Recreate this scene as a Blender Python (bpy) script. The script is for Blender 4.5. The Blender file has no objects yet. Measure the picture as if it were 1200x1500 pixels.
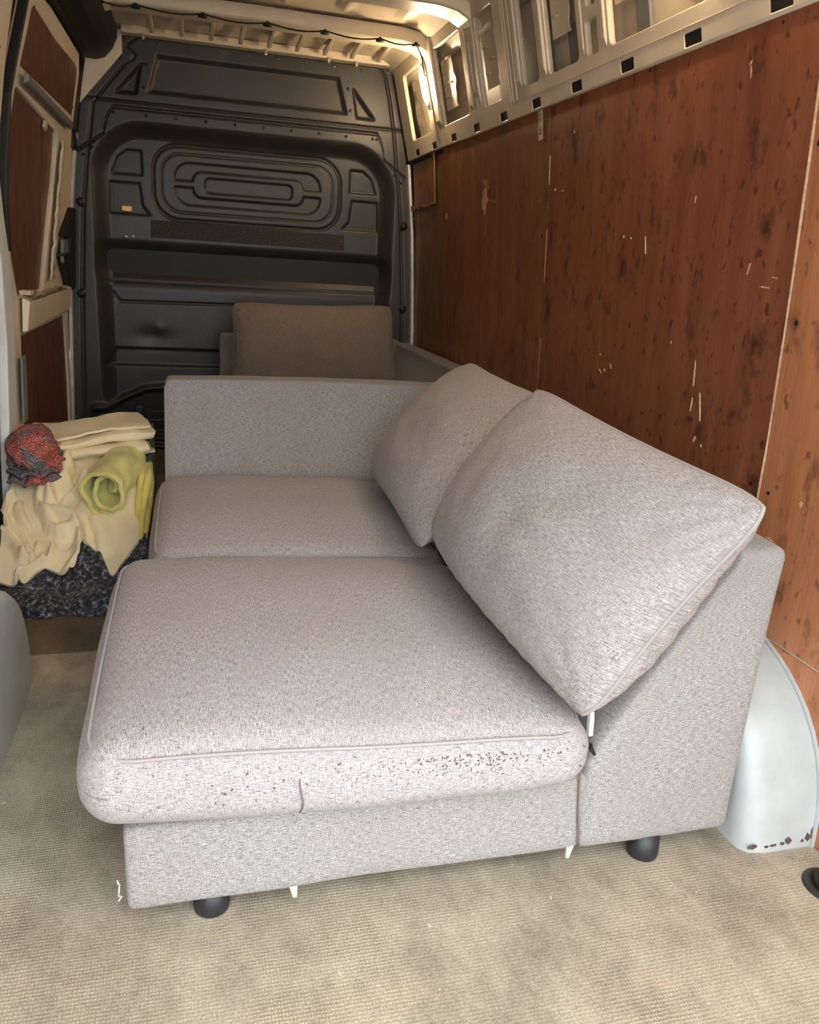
import bpy, bmesh, math, random, zlib, base64
import numpy as np
from mathutils import Vector, Matrix, noise

random.seed(4)
RNG = np.random.default_rng(4)
C = bpy.context.scene.collection
SC = bpy.context.scene

# ------------------------------------------------------------------ camera
CAM = np.array([-0.31927, -4.51511, 1.08357]); YAW, PITCH, ROLL, FPX = 0.276643, 0.300145, 0.063884, 1176.44
fw = np.array([math.sin(YAW)*math.cos(PITCH), math.cos(YAW)*math.cos(PITCH), -math.sin(PITCH)])
r0 = np.array([math.cos(YAW), -math.sin(YAW), 0.0]); u0 = np.cross(r0, fw)
rt = math.cos(ROLL)*r0 + math.sin(ROLL)*u0; up = -math.sin(ROLL)*r0 + math.cos(ROLL)*u0
cd = bpy.data.cameras.new('camera'); cam = bpy.data.objects.new('camera', cd); C.objects.link(cam)
cam.matrix_world = Matrix(((rt[0], up[0], -fw[0], CAM[0]), (rt[1], up[1], -fw[1], CAM[1]), (rt[2], up[2], -fw[2], CAM[2]), (0, 0, 0, 1)))
cd.sensor_fit = 'VERTICAL'; cd.sensor_height = 36.0; cd.lens = FPX/1500*36; cd.clip_start = 0.02
SC.camera = cam

# ------------------------------------------------------------------ world, exposure
W = bpy.data.worlds.new('overcast_sky'); SC.world = W; W.use_nodes = True
bg = W.node_tree.nodes['Background']; bg.inputs['Color'].default_value = (0.93, 0.97, 1.0, 1); bg.inputs['Strength'].default_value = 3.9
# overcast sky: brighter overhead than at the horizon
_t = W.node_tree; _c = _t.nodes.new('ShaderNodeTexCoord'); _s = _t.nodes.new('ShaderNodeSeparateXYZ'); _r = _t.nodes.new('ShaderNodeValToRGB')
_t.links.new(_c.outputs['Generated'], _s.inputs[0]); _t.links.new(_s.outputs['Z'], _r.inputs['Fac']); _t.links.new(_r.outputs['Color'], bg.inputs['Color'])
_r.color_ramp.elements[0].position = 0.0; _r.color_ramp.elements[0].color = (.60, .625, .645, 1)
_r.color_ramp.elements[1].position = 1.0; _r.color_ramp.elements[1].color = (1.22, 1.27, 1.30, 1)
SC.view_settings.view_transform = 'Standard'; SC.view_settings.look = 'None'
SC.view_settings.gamma = 1.0; SC.view_settings.use_curve_mapping = False
SC.view_settings.exposure = 0.62
# a light portal in the open rear doorway: gives off nothing, only guides sky sampling
pl = bpy.data.lights.new('rear_doorway_portal', 'AREA'); pl.shape = 'RECTANGLE'; pl.size = 1.74; pl.size_y = 2.05
pl.cycles.is_portal = True
po = bpy.data.objects.new('rear_doorway_portal', pl); C.objects.link(po)
po.location = (0, -4.47, 1.02); po.rotation_euler = (math.radians(90), 0, 0)

# ------------------------------------------------------------------ materials
MATS = {}
def newmat(name):
    m = bpy.data.materials.new(name); m.use_nodes = True
    nt = m.node_tree; b = nt.nodes['Principled BSDF']
    MATS[name] = m
    return m, nt, b
def nd(nt, typ, **kw):
    n = nt.nodes.new(typ)
    for k, v in kw.items():
        if k in n.inputs: n.inputs[k].default_value = v
        else: setattr(n, k, v)
    return n
def lk(nt, a, b): nt.links.new(a, b)
def srgb(r, g, b):
    f = lambda c: (c/255/12.92) if c/255 <= .04045 else ((c/255+.055)/1.055)**2.4
    return (f(r), f(g), f(b), 1)
def ramp(nt, stops, interp='LINEAR'):
    n = nt.nodes.new('ShaderNodeValToRGB'); n.color_ramp.interpolation = interp
    e = n.color_ramp.elements
    while len(e) < len(stops): e.new(0.5)
    for i, (p, c) in enumerate(stops):
        e[i].position = p; e[i].color = c if len(c) == 4 else (*c, 1)
    return n
def mapped(nt, coord, scale, loc=(0, 0, 0), rot=(0, 0, 0)):
    tc = nd(nt, 'ShaderNodeTexCoord'); mp = nd(nt, 'ShaderNodeMapping')
    mp.inputs['Scale'].default_value = scale; mp.inputs['Location'].default_value = loc; mp.inputs['Rotation'].default_value = rot
    lk(nt, tc.outputs[coord], mp.inputs['Vector']); return mp.outputs['Vector']
def noise_n(nt, vec, scale, detail=2, rough=.5):
    n = nd(nt, 'ShaderNodeTexNoise'); n.inputs['Scale'].default_value = scale; n.inputs['Detail'].default_value = detail; n.inputs['Roughness'].default_value = rough
    lk(nt, vec, n.inputs['Vector']); return n.outputs['Fac']
def mixc(nt, fac, a, b, mode='MIX'):
    n = nd(nt, 'ShaderNodeMix', data_type='RGBA', blend_type=mode)
    for sock, v in ((n.inputs[0], fac), (n.inputs[6], a), (n.inputs[7], b)):
        if hasattr(v, 'is_linked') or hasattr(v, 'links'): lk(nt, v, sock)
        else: sock.default_value = v
    return n.outputs[2]
def math_n(nt, op, a, b=None):
    n = nd(nt, 'ShaderNodeMath', operation=op)
    for i, v in enumerate((a, b)):
        if v is None: continue
        if hasattr(v, 'links'): lk(nt, v, n.inputs[i])
        else: n.inputs[i].default_value = v
    return n.outputs[0]
def bump(nt, b, h, strength, dist):
    n = nd(nt, 'ShaderNodeBump'); n.inputs['Strength'].default_value = strength; n.inputs['Distance'].default_value = dist
    lk(nt, h, n.inputs['Height']); lk(nt, n.outputs['Normal'], b.inputs['Normal'])

def fabric(name, dark, light, stain, warm=0.0, pill=0.0):
    """woven upholstery: slubby horizontal yarn across finer warp, soft stains"""
    m, nt, b = newmat(name)
    slub = noise_n(nt, mapped(nt, 'UV', (70, 700, 1)), 1.0, 3, .62)
    warp = noise_n(nt, mapped(nt, 'UV', (560, 60, 1), (3, 7, 0)), 1.0, 2, .6)
    speck = noise_n(nt, mapped(nt, 'UV', (430, 430, 1)), 1.0, 2, .6)
    w = math_n(nt, 'ADD', math_n(nt, 'MULTIPLY', slub, .45), math_n(nt, 'ADD', math_n(nt, 'MULTIPLY', warp, .20), math_n(nt, 'MULTIPLY', speck, .35)))
    base = ramp(nt, [(.37, dark), (.63, light)]); lk(nt, w, base.inputs['Fac'])
    big = noise_n(nt, mapped(nt, 'UV', (3.2, 3.2, 1), (5, 1, 0)), 1.0, 4, .6)
    sr = ramp(nt, [(.46, (0, 0, 0)), (.75, (1, 1, 1))]); lk(nt, big, sr.inputs['Fac'])
    col = mixc(nt, math_n(nt, 'MULTIPLY', sr.outputs['Color'], .5), base.outputs['Color'], stain)
    if pill:
        pn = noise_n(nt, mapped(nt, 'UV', (95, 95, 1), (9, 2, 0)), 1.0, 3, .7)
        pr = ramp(nt, [(.63, (0, 0, 0)), (.70, (1, 1, 1))]); lk(nt, pn, pr.inputs['Fac'])
        pm = noise_n(nt, mapped(nt, 'UV', (5, 5, 1), (2, 8, 0)), 1.0, 2, .5)
        col = mixc(nt, math_n(nt, 'MULTIPLY', math_n(nt, 'MULTIPLY', pr.outputs['Color'], pm), pill), col, (dark[0]*.45, dark[1]*.45, dark[2]*.45, 1))
    lk(nt, col, b.inputs['Base Color'])
    b.inputs['Roughness'].default_value = .95; b.inputs['Specular IOR Level'].default_value = .15
    b.inputs['Sheen Weight'].default_value = .12; b.inputs['Sheen Roughness'].default_value = .5
    bump(nt, b, w, .55, .0022)
    return m
fabric('sofa_fabric', srgb(88, 86, 84), srgb(194, 192, 190), srgb(144, 135, 128), pill=.0)
fabric('cushion_fabric', srgb(98, 93, 94), srgb(214, 209, 210), srgb(160, 150, 149), pill=1.2)
fabric('pillow_fabric', srgb(96, 91, 89), srgb(203, 198, 195), srgb(153, 144, 140))
fabric('brown_fabric', srgb(94, 83, 74), srgb(148, 134, 120), srgb(98, 90, 83))
fabric('far_fabric', srgb(100, 92, 86), srgb(150, 140, 132), srgb(104, 94, 86))

def plain(name, col, rough=.5, metal=0, spec=.5, bumpy=0, var=0, scale=6):
    m, nt, b = newmat(name)
    b.inputs['Base Color'].default_value = col; b.inputs['Roughness'].default_value = rough; b.inputs['Metallic'].default_value = metal
    b.inputs['Specular IOR Level'].default_value = spec
    if var:
        f = noise_n(nt, mapped(nt, 'Object', (scale, scale, scale)), 1.0, 5, .65)
        r = ramp(nt, [(.35, tuple(c*(1-var) for c in col[:3])), (.65, tuple(min(1, c*(1+var)) for c in col[:3]))]); lk(nt, f, r.inputs['Fac'])
        lk(nt, r.outputs['Color'], b.inputs['Base Color'])
    if bumpy:
        f2 = noise_n(nt, mapped(nt, 'Object', (120, 120, 120)), 1.0, 2, .5); bump(nt, b, f2, bumpy, .002)
    return m
plain('cream_paint', srgb(224, 211, 188), .42, var=.07, scale=5)
plain('white_paint', srgb(226, 231, 230), .38, var=.05, scale=7)
plain('grey_paint', srgb(120, 122, 122), .5, var=.08)
plain('black_plastic', srgb(42, 41, 40), .45, bumpy=.25, var=.12, scale=4)
plain('bulkhead_plastic', srgb(52, 50, 48), .42, bumpy=.3, var=.18, scale=3)
plain('black_rubber', srgb(24, 24, 24), .6)
plain('bolt_metal', srgb(110, 106, 98), .35, .8)
plain('leg_plastic', srgb(38, 39, 44), .45)
plain('clear_plastic', srgb(190, 188, 178), .25)
plain('raw_wood', srgb(196, 150, 92), .8, var=.25, scale=40)
plain('pale_scratch', srgb(214, 180, 146), .8, var=.2, scale=60)
plain('torn_edge', srgb(150, 112, 70), .8, var=.2, scale=40)
plain('rust', srgb(96, 74, 58), .9, var=.4, scale=60)
plain('sticker_paper', srgb(214, 200, 172), .7)
plain('sticker_ink', srgb(96, 74, 54), .7)
plain('lit_hole_yellow', srgb(206, 168, 92), .35, .3, var=.3, scale=60)  # yellow light in a bulkhead hole, put into the colour
plain('door_seal', srgb(210, 208, 200), .5, var=.12, scale=18)
plain('foil_tape', srgb(196, 184, 158), .22, .75, bumpy=.8, var=.12, scale=40)
plain('stitch', srgb(120, 112, 108), .9)
plain('dark_pill', srgb(122, 113, 106), .95)
plain('crumb', srgb(205, 196, 178), .8)

def plywood(name, c_dark, c_mid, c_light, blot, seed, rough=.38, spots=.75):
    m, nt, b = newmat(name)
    g = noise_n(nt, mapped(nt, 'Object', (16, 16, 1.6), (seed, seed*2, 0)), 1.0, 6, .6)
    fine = noise_n(nt, mapped(nt, 'Object', (160, 160, 4), (seed, 0, 0)), 1.0, 3, .6)
    gg = math_n(nt, 'ADD', math_n(nt, 'MULTIPLY', g, .7), math_n(nt, 'MULTIPLY', fine, .3))
    r = ramp(nt, [(.32, c_dark), (.5, c_mid), (.68, c_light)]); lk(nt, gg, r.inputs['Fac'])
    bl = noise_n(nt, mapped(nt, 'Object', (13, 13, 8.5), (seed*3, 1, 2)), 1.0, 4, .62)
    br = ramp(nt, [(.56, (0, 0, 0)), (.72, (1, 1, 1))]); lk(nt, bl, br.inputs['Fac'])
    col = mixc(nt, math_n(nt, 'MULTIPLY', br.outputs['Color'], spots), r.outputs['Color'], blot)
    sm = noise_n(nt, mapped(nt, 'Object', (44, 44, 30), (seed, 4, 1)), 1.0, 2, .5)
    smr = ramp(nt, [(.62, (0, 0, 0)), (.72, (1, 1, 1))]); lk(nt, sm, smr.inputs['Fac'])
    col = mixc(nt, math_n(nt, 'MULTIPLY', smr.outputs['Color'], spots*.75), col, blot)
    nk = noise_n(nt, mapped(nt, 'Object', (60, 60, 30), (seed, 9, 4)), 1.0, 3, .6)
    nr = ramp(nt, [(.745, (0, 0, 0)), (.77, (1, 1, 1))]); lk(nt, nk, nr.inputs['Fac'])
    col = mixc(nt, math_n(nt, 'MULTIPLY', nr.outputs['Color'], .45), col, srgb(190, 145, 105))
    lk(nt, col, b.inputs['Base Color'])
    rr = ramp(nt, [(.3, (rough-.06,)*3), (.7, (rough+.14,)*3)]); lk(nt, bl, rr.inputs['Fac']); lk(nt, rr.outputs['Color'], b.inputs['Roughness'])
    b.inputs['Specular IOR Level'].default_value = .4
    bump(nt, b, gg, .18, .002)
    return m
plywood('ply_red', srgb(116, 67, 46), srgb(136, 81, 56), srgb(150, 95, 68), srgb(68, 40, 32), 1.3, spots=1.0)
plywood('ply_mid', srgb(118, 73, 48), srgb(136, 87, 58), srgb(150, 100, 68), srgb(80, 51, 36), 4.1, spots=.6)
plywood('ply_olive', srgb(104, 72, 44), srgb(126, 90, 58), srgb(144, 106, 70), srgb(84, 58, 38), 7.7, spots=.5)
plywood('ply_orange', srgb(158, 102, 68), srgb(186, 124, 85), srgb(202, 140, 100), srgb(112, 70, 50), 2.9, spots=1.0)
plywood('ply_door', srgb(88, 54, 38), srgb(102, 64, 46), srgb(114, 74, 54), srgb(74, 44, 33), 6.2, spots=.35)

def floor_mat(name, dark, mid, light, ribs=1.0, wear=1.0):
    m, nt, b = newmat(name)
    wv = nd(nt, 'ShaderNodeTexWave', wave_type='BANDS', bands_direction='Y'); wv.inputs['Scale'].default_value = 46; wv.inputs['Distortion'].default_value = 1.6; wv.inputs['Detail'].default_value = 2
    lk(nt, mapped(nt, 'Object', (1, 1, 1)), wv.inputs['Vector'])
    wv2 = nd(nt, 'ShaderNodeTexWave', wave_type='BANDS', bands_direction='X'); wv2.inputs['Scale'].default_value = 60; wv2.inputs['Distortion'].default_value = .6
    lk(nt, mapped(nt, 'Object', (1, 1, 1)), wv2.inputs['Vector'])
    rib = math_n(nt, 'MULTIPLY', wv.outputs['Fac'], math_n(nt, 'ADD', math_n(nt, 'MULTIPLY', wv2.outputs['Fac'], .5), .5))
    st = noise_n(nt, mapped(nt, 'Object', (8, 5, 1)), 1.0, 8, .72)
    r = ramp(nt, [(.30, dark), (.5, mid), (.70, light)]); lk(nt, st, r.inputs['Fac'])
    patch = noise_n(nt, mapped(nt, 'Object', (2.6, 1.7, 1), (3, 5, 0)), 1.0, 5, .7)
    pr = ramp(nt, [(.42, (0, 0, 0)), (.60, (1, 1, 1))]); lk(nt, patch, pr.inputs['Fac'])
    rk = ramp(nt, [(.42, (0, 0, 0)), (.85, (1, 1, 1))]); lk(nt, rib, rk.inputs['Fac'])
    worn = math_n(nt, 'MULTIPLY', math_n(nt, 'MULTIPLY', rk.outputs['Color'], pr.outputs['Color']), .85*wear)
    col = mixc(nt, worn, r.outputs['Color'], srgb(212, 198, 172))
    dk = ramp(nt, [(.0, (1, 1, 1)), (.35, (0, 0, 0))]); lk(nt, rib, dk.inputs['Fac'])
    col = mixc(nt, math_n(nt, 'MULTIPLY', dk.outputs['Color'], .10*ribs), col, dark)
    sc = noise_n(nt, mapped(nt, 'Object', (60, 3, 1), (1, 2, 0), (0, 0, .5)), 1.0, 3, .6)
    scr = ramp(nt, [(.70, (0, 0, 0)), (.76, (1, 1, 1))]); lk(nt, sc, scr.inputs['Fac'])
    col = mixc(nt, math_n(nt, 'MULTIPLY', scr.outputs['Color'], .35), col, srgb(214, 204, 184))
    sp = noise_n(nt, mapped(nt, 'Object', (22, 17, 1), (7, 3, 0)), 1.0, 5, .7)
    spr = ramp(nt, [(.56, (0, 0, 0)), (.72, (1, 1, 1))]); lk(nt, sp, spr.inputs['Fac'])
    col = mixc(nt, math_n(nt, 'MULTIPLY', spr.outputs['Color'], .45), col, dark)
    gr = noise_n(nt, mapped(nt, 'Object', (260, 260, 1)), 1.0, 2, .6)
    grr = ramp(nt, [(.3, (.70, .70, .70)), (.7, (1.18, 1.18, 1.18))]); lk(nt, gr, grr.inputs['Fac'])
    col = mixc(nt, 1.0, col, grr.outputs['Color'], 'MULTIPLY')
    lk(nt, col, b.inputs['Base Color'])
    b.inputs['Roughness'].default_value = .72; b.inputs['Specular IOR Level'].default_value = .3
    bump(nt, b, math_n(nt, 'ADD', math_n(nt, 'MULTIPLY', rib, .22*ribs), math_n(nt, 'MULTIPLY', gr, .3)), .5, .003)
    return m
floor_mat('floor_vinyl', srgb(126, 117, 102), srgb(164, 154, 136), srgb(190, 180, 161))
floor_mat('floor_dark', srgb(92, 82, 68), srgb(110, 98, 82), srgb(128, 116, 98), ribs=.25, wear=.15)
plain('tarmac', srgb(120, 118, 114), .9, var=.2, scale=3)

def cloth_mat(name, stops, scale, rough=.95, bscale=180, bstr=.5, coord='Object', mscale=(1, 1, 1)):
    m, nt, b = newmat(name)
    f = noise_n(nt, mapped(nt, coord, mscale), scale, 4, .62)
    r = ramp(nt, stops); lk(nt, f, r.inputs['Fac']); lk(nt, r.outputs['Color'], b.inputs['Base Color'])
    b.inputs['Roughness'].default_value = rough; b.inputs['Specular IOR Level'].default_value = .1
    b.inputs['Sheen Weight'].default_value = .2
    f2 = noise_n(nt, mapped(nt, coord, mscale), bscale, 2, .5); bump(nt, b, f2, bstr, .002)
    return m
cloth_mat('cream_cloth', [(.3, srgb(228, 212, 170)), (.55, srgb(240, 226, 188)), (.8, srgb(226, 204, 158))], 7)
cloth_mat('yellow_cloth', [(.3, srgb(206, 200, 112)), (.5, srgb(220, 215, 138)), (.7, srgb(228, 218, 126))], 9, bscale=60, bstr=.6)
cloth_mat('gold_cloth', [(.3, srgb(216, 200, 104)), (.6, srgb(230, 216, 124))], 12, bscale=60, bstr=.6)
cloth_mat('dark_cloth', [(.40, srgb(40, 41, 46)), (.54, srgb(74, 75, 80)), (.62, srgb(126, 126, 130)), (.72, srgb(190, 190, 190))], 75, bscale=90, bstr=.9)
def red_knit():
    m, nt, b = newmat('red_knit')
    p = noise_n(nt, mapped(nt, 'Object', (1, 1, 1), (2.2, .4, .9)), 14, 2, .5)
    pr = ramp(nt, [(.46, srgb(182, 108, 100)), (.53, srgb(170, 96, 90)), (.57, srgb(126, 120, 122)), (.66, srgb(112, 110, 116))]); lk(nt, p, pr.inputs['Fac'])
    wv = nd(nt, 'ShaderNodeTexWave', wave_type='BANDS', bands_direction='DIAGONAL'); wv.inputs['Scale'].default_value = 42; wv.inputs['Distortion'].default_value = 3
    lk(nt, mapped(nt, 'Object', (1, 1, 1)), wv.inputs['Vector'])
    s = noise_n(nt, mapped(nt, 'Object', (1, 1, 1)), 190, 2, .6)
    sr = ramp(nt, [(.4, (.55, .55, .55)), (.62, (1.5, 1.5, 1.5))]); lk(nt, s, sr.inputs['Fac'])
    col = mixc(nt, 1.0, pr.outputs['Color'], sr.outputs['Color'], 'MULTIPLY')
    wr = ramp(nt, [(.2, (.7, .7, .7)), (.8, (1.15, 1.15, 1.15))]); lk(nt, wv.outputs['Fac'], wr.inputs['Fac'])
    col = mixc(nt, 1.0, col, wr.outputs['Color'], 'MULTIPLY')
    lk(nt, col, b.inputs['Base Color']); b.inputs['Roughness'].default_value = .95; b.inputs['Specular IOR Level'].default_value = .1
    bump(nt, b, math_n(nt, 'ADD', wv.outputs['Fac'], s), .6, .003)
red_knit()
def lamp_mat():
    m, nt, b = newmat('lamp_glow')
    b.inputs['Base Color'].default_value = (1, .9, .7, 1); b.inputs['Emission Color'].default_value = (1.0, .74, .45, 1); b.inputs['Emission Strength'].default_value = 280
lamp_mat()
def arch_mat():
    m, nt, b = newmat('arch_paint')
    f = noise_n(nt, mapped(nt, 'Object', (7, 7, 7)), 1.0, 5, .65)
    r = ramp(nt, [(.3, srgb(168, 176, 176)), (.6, srgb(184, 191, 191))]); lk(nt, f, r.inputs['Fac'])
    d = noise_n(nt, mapped(nt, 'Object', (26, 26, 26), (4, 1, 0)), 1.0, 4, .7)
    dr = ramp(nt, [(.68, (0, 0, 0)), (.73, (1, 1, 1))]); lk(nt, d, dr.inputs['Fac'])
    col = mixc(nt, math_n(nt, 'MULTIPLY', dr.outputs['Color'], .5), r.outputs['Color'], srgb(150, 140, 128))
    lk(nt, col, b.inputs['Base Color']); b.inputs['Roughness'].default_value = .4
arch_mat()

# ------------------------------------------------------------------ mesh helpers
def base_obj(name, me, mat, parent=None):
    o = bpy.data.objects.new(name, me); C.objects.link(o)
    if mat: me.materials.append(MATS[mat])
    if parent is not None:
        o.parent = parent; o.matrix_parent_inverse = Matrix.Translation(-Vector(parent.location))
    return o
def build(name, verts, faces, mat, parent=None, smooth=False, uvs=None, bevel=0, seg=2, subsurf=0, recalc=True):
    """uvs: per-face list of per-corner uv, or None"""
    me = bpy.data.meshes.new(name); me.from_pydata([tuple(map(float, v)) for v in verts], [], [tuple(int(i) for i in f) for f in faces])
    if uvs is not None:
        uv = me.uv_layers.new(name='UVMap')
        flat = np.array([c for f in uvs for c in f], dtype=np.float32).ravel(); uv.data.foreach_set('uv', flat)
    if recalc:
        bm = bmesh.new(); bm.from_mesh(me); bmesh.ops.recalc_face_normals(bm, faces=bm.faces); bm.to_mesh(me); bm.free()
    if smooth: me.polygons.foreach_set('use_smooth', [True]*len(me.polygons))
    o = base_obj(name, me, mat, parent)
    if bevel:
        b = o.modifiers.new('bevel', 'BEVEL'); b.width = bevel; b.segments = seg; b.limit_method = 'ANGLE'; b.angle_limit = math.radians(40)
    if subsurf:
        s = o.modifiers.new('subdivision', 'SUBSURF'); s.levels = subsurf; s.render_levels = subsurf
    return o
def empty(name, loc):
    o = bpy.data.objects.new(name, None); o.empty_display_size = .05; C.objects.link(o); o.location = loc; return o
def tag(o, label=None, cat=None, group=None, kind=None):
    if label: o['label'] = label
    if cat: o['category'] = cat
    if group: o['group'] = group
    if kind: o['kind'] = kind
    return o
class MB:
    def __init__(s): s.v = []; s.f = []
    def add(s, v, f):
        n = len(s.v); s.v += [tuple(p) for p in v]; s.f += [tuple(i+n for i in q) for q in f]; return s
    def box(s, x0, x1, y0, y1, z0, z1):
        v = [(x0, y0, z0), (x1, y0, z0), (x1, y1, z0), (x0, y1, z0), (x0, y0, z1), (x1, y0, z1), (x1, y1, z1), (x0, y1, z1)]
        return s.add(v, [(0, 3, 2, 1), (4, 5, 6, 7), (0, 1, 5, 4), (1, 2, 6, 5), (2, 3, 7, 6), (3, 0, 4, 7)])
    def prism(s, pts, fn, a, b):
        """pts: 2D outline; fn(p, t)->3D; between t=a and t=b"""
        n = len(pts); v = [fn(p, a) for p in pts]+[fn(p, b) for p in pts]
        f = [tuple(range(n)), tuple(range(2*n-1, n-1, -1))]+[(i, (i+1) % n, n+(i+1) % n, n+i) for i in range(n)]
        return s.add(v, f)
    def tube(s, path, r, n=8, cap=True):
        path = [Vector(p) for p in path]; rings = []; rs = r if hasattr(r, '__len__') else [r]*len(path)
        prev = None
        for i, p in enumerate(path):
            d = (path[min(i+1, len(path)-1)]-path[max(i-1, 0)]).normalized()
            if prev is None:
                a = d.cross(Vector((0, 0, 1)));
                if a.length < .1: a = d.cross(Vector((1, 0, 0)))
            else: a = prev-d*prev.dot(d)
            a.normalize(); prev = a; bb = d.cross(a)
            rings.append([p+(a*math.cos(2*math.pi*k/n)+bb*math.sin(2*math.pi*k/n))*rs[i] for k in range(n)])
        v = [q for R in rings for q in R]; f = []
        for i in range(len(path)-1):
            for k in range(n): f.append((i*n+k, i*n+(k+1) % n, (i+1)*n+(k+1) % n, (i+1)*n+k))
        if cap: f += [tuple(range(n-1, -1, -1)), tuple((len(path)-1)*n+k for k in range(n))]
        return s.add(v, f)
    def lathe(s, prof, c, n=16, axis='z'):
        v = []; f = []
        for r, h in prof:
            for k in range(n):
                a = 2*math.pi*k/n; p = (r*math.cos(a), r*math.sin(a), h)
                if axis == 'y': p = (p[0], -h, p[1])
                if axis == 'x': p = (-h, p[0], p[1])
                v.append((c[0]+p[0], c[1]+p[1], c[2]+p[2]))
        m = len(prof)
        for i in range(m-1):
            for k in range(n): f.append((i*n+k, i*n+(k+1) % n, (i+1)*n+(k+1) % n, (i+1)*n+k))
        f += [tuple(range(n-1, -1, -1)), tuple((m-1)*n+k for k in range(n))]
        return s.add(v, f)
    def build(s, name, mat, parent=None, **kw): return build(name, s.v, s.f, mat, parent, **kw)
def fbm(x, y, z, sc): return noise.noise(Vector((x*sc, y*sc, z*sc)))
def sstep(a, b, x):
    t = np.clip((x-a)/(b-a), 0, 1); return t*t*(3-2*t)

def XR(z):            # inside face of the right body side at height z
    zs = (-.05, .70, 1.0, 1.3, 1.5, 1.62, 1.975); xs = (.888, .888, .874, .856, .840, .826, .736)
    return float(np.interp(z, zs, xs))
def XL(z):            # inside face of the left body side
    return float(np.interp(z, (0, .09, .83, 1.255, 1.5, 1.72, 1.9), (.927, .924, .897, .870, .845, .806, .772)))
YR = -4.42            # rear sill
# ------------------------------------------------------------------ ground outside the van (bounces the daylight)
tag(MB().box(-14, 14, -20, 6, -.72, -.62).build('ground', 'tarmac'), kind='structure')

# ------------------------------------------------------------------ floor
fl = empty('floor', (0, -2.2, -.03)); tag(fl, kind='structure')
MB().box(-.97, .93, YR, .10, -.06, -.012).build('floor_base', 'grey_paint', fl)
MB().box(-.936, .893, YR, -2.355, -.012, 0).build('floor_panel', 'floor_vinyl', fl, bevel=.0015)
MB().box(-.936, .910, -2.350, .08, -.012, 0).build('floor_panel', 'floor_dark', fl, bevel=.0015)
MB().box(-.895, .893, YR-.03, YR, -.06, .004).build('sill_strip', 'bolt_metal', fl, bevel=.002)

# ------------------------------------------------------------------ right wall
wr = empty('wall_right', (.9, -2.2, 0)); tag(wr, kind='structure')
def ply(name, y0, y1, z0, z1, mat, parent, side=1, th=.009, off=0.0, wob=.002, n=10, seed=0, fn=None, flare=0.0):
    """bent plywood sheet lining the body side, y0 < y1"""
    v = []; f = []
    ny = 8
    for lay in (0, 1):
        for j in range(n+1):
            z = z0+(z1-z0)*j/n
            for i in range(ny+1):
                y = y0+(y1-y0)*i/ny
                x = (fn or XR)(z)-off+wob*fbm(y, z, seed, 2.2)+flare*max(0, (y-y0)/(y1-y0))
                v.append((side*(x+(th if lay else 0)), y, z))
    W_ = ny+1; N = W_*(n+1)
    for lay in (0, 1):
        for j in range(n):
            for i in range(ny): f.append(tuple(lay*N+k for k in (j*W_+i, j*W_+i+1, (j+1)*W_+i+1, (j+1)*W_+i)))
    rim = [i for i in range(ny)]+[j*W_+ny for j in range(n)]+[n*W_+i for i in range(ny, 0, -1)]+[j*W_ for j in range(n, 0, -1)]
    for a, b_ in zip(rim, rim[1:]+rim[:1]): f.append((a, b_, N+b_, N+a))
    return build(name, v, f, mat, parent, smooth=False)
pA = ply('plywood_panel', -.640, -.045, .352, 1.606, 'ply_olive', wr, off=-.004, seed=1, flare=.016)
pB = ply('plywood_panel', -1.838, -.648, .352, 1.610, 'ply_mid', wr, seed=2)
pC = ply('plywood_panel', -3.066, -1.846, .352, 1.612, 'ply_red', wr, off=.001, seed=3)
pD = ply('plywood_panel', -4.36, -3.074, .352, 1.612, 'ply_orange', wr, seed=4)
for y0, y1, m in ((-1.2, -.045, 'ply_mid'), (-2.46, -1.206, 'ply_red'), (-4.36, -3.30, 'ply_orange')):
    ply('plywood_strip', y0, y1, .004, .345, m, wr, n=4, seed=5)
ply('plywood_strip', -3.30, -2.46, .20, .345, 'ply_orange', wr, n=4, seed=5)
# torn upper skin of the first sheet
bev = []
ply('veneer_flap', -.505, -.05, 1.372, 1.606, 'ply_mid', pA, off=.001, th=.003, n=6, flare=.014)
tn = MB(); rr = random.Random(3)
top_ = [(-.05-.03*i, 1.372+.004*rr.random()) for i in range(16)]
bot_ = [(-.05-.03*i, 1.372-.004-.018*rr.random()*(1 if i < 12 else .2)) for i in range(15, -1, -1)]
tn.prism(top_+bot_, lambda p, t: (XR(p[1])-t, p[0], p[1]), .0, .0035); tn.build('torn_edge', 'torn_edge', pA)
tn = MB().prism([(-.505, 1.37), (-.511, 1.37), (-.511, 1.46), (-.508, 1.606), (-.502, 1.606), (-.505, 1.46)], lambda p, t: (XR(p[1])-t, p[0], p[1]), .001, .006); tn.build('torn_edge', 'torn_edge', pA)
for (y, z, w, h) in ((-.10, 1.335, .03, .08), (-.16, 1.31, .02, .05), (-.07, 1.30, .02, .04)):
    MB().prism([(y+w*math.cos(a)*(.7+.3*rr.random())*.5, z+h*math.sin(a)*(.6+.4*rr.random())*.5) for a in np.linspace(0, 2*math.pi, 10, endpoint=False)],
               lambda p, t: (XR(p[1])-t, p[0], p[1]), -.003, -.0045+.002).build('gouge', 'torn_edge', pA)
def gouge(parent, y, z, w, h, mat, ang=0, seed=0, n=14, off=0.0, name='gouge'):
    rr = random.Random(seed); pts = []
    for k in range(n):
        a = 2*math.pi*k/n; q = .45+.55*rr.random()
        dy, dz = w*.5*math.cos(a)*q, h*.5*math.sin(a)*q
        pts.append((y+dy*math.cos(ang)-dz*math.sin(ang), z+dy*math.sin(ang)+dz*math.cos(ang)))
    return MB().prism(pts, lambda p, t: (XR(p[1])-t, p[0], p[1]), .0, .0022+off).build(name, mat, parent)
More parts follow.
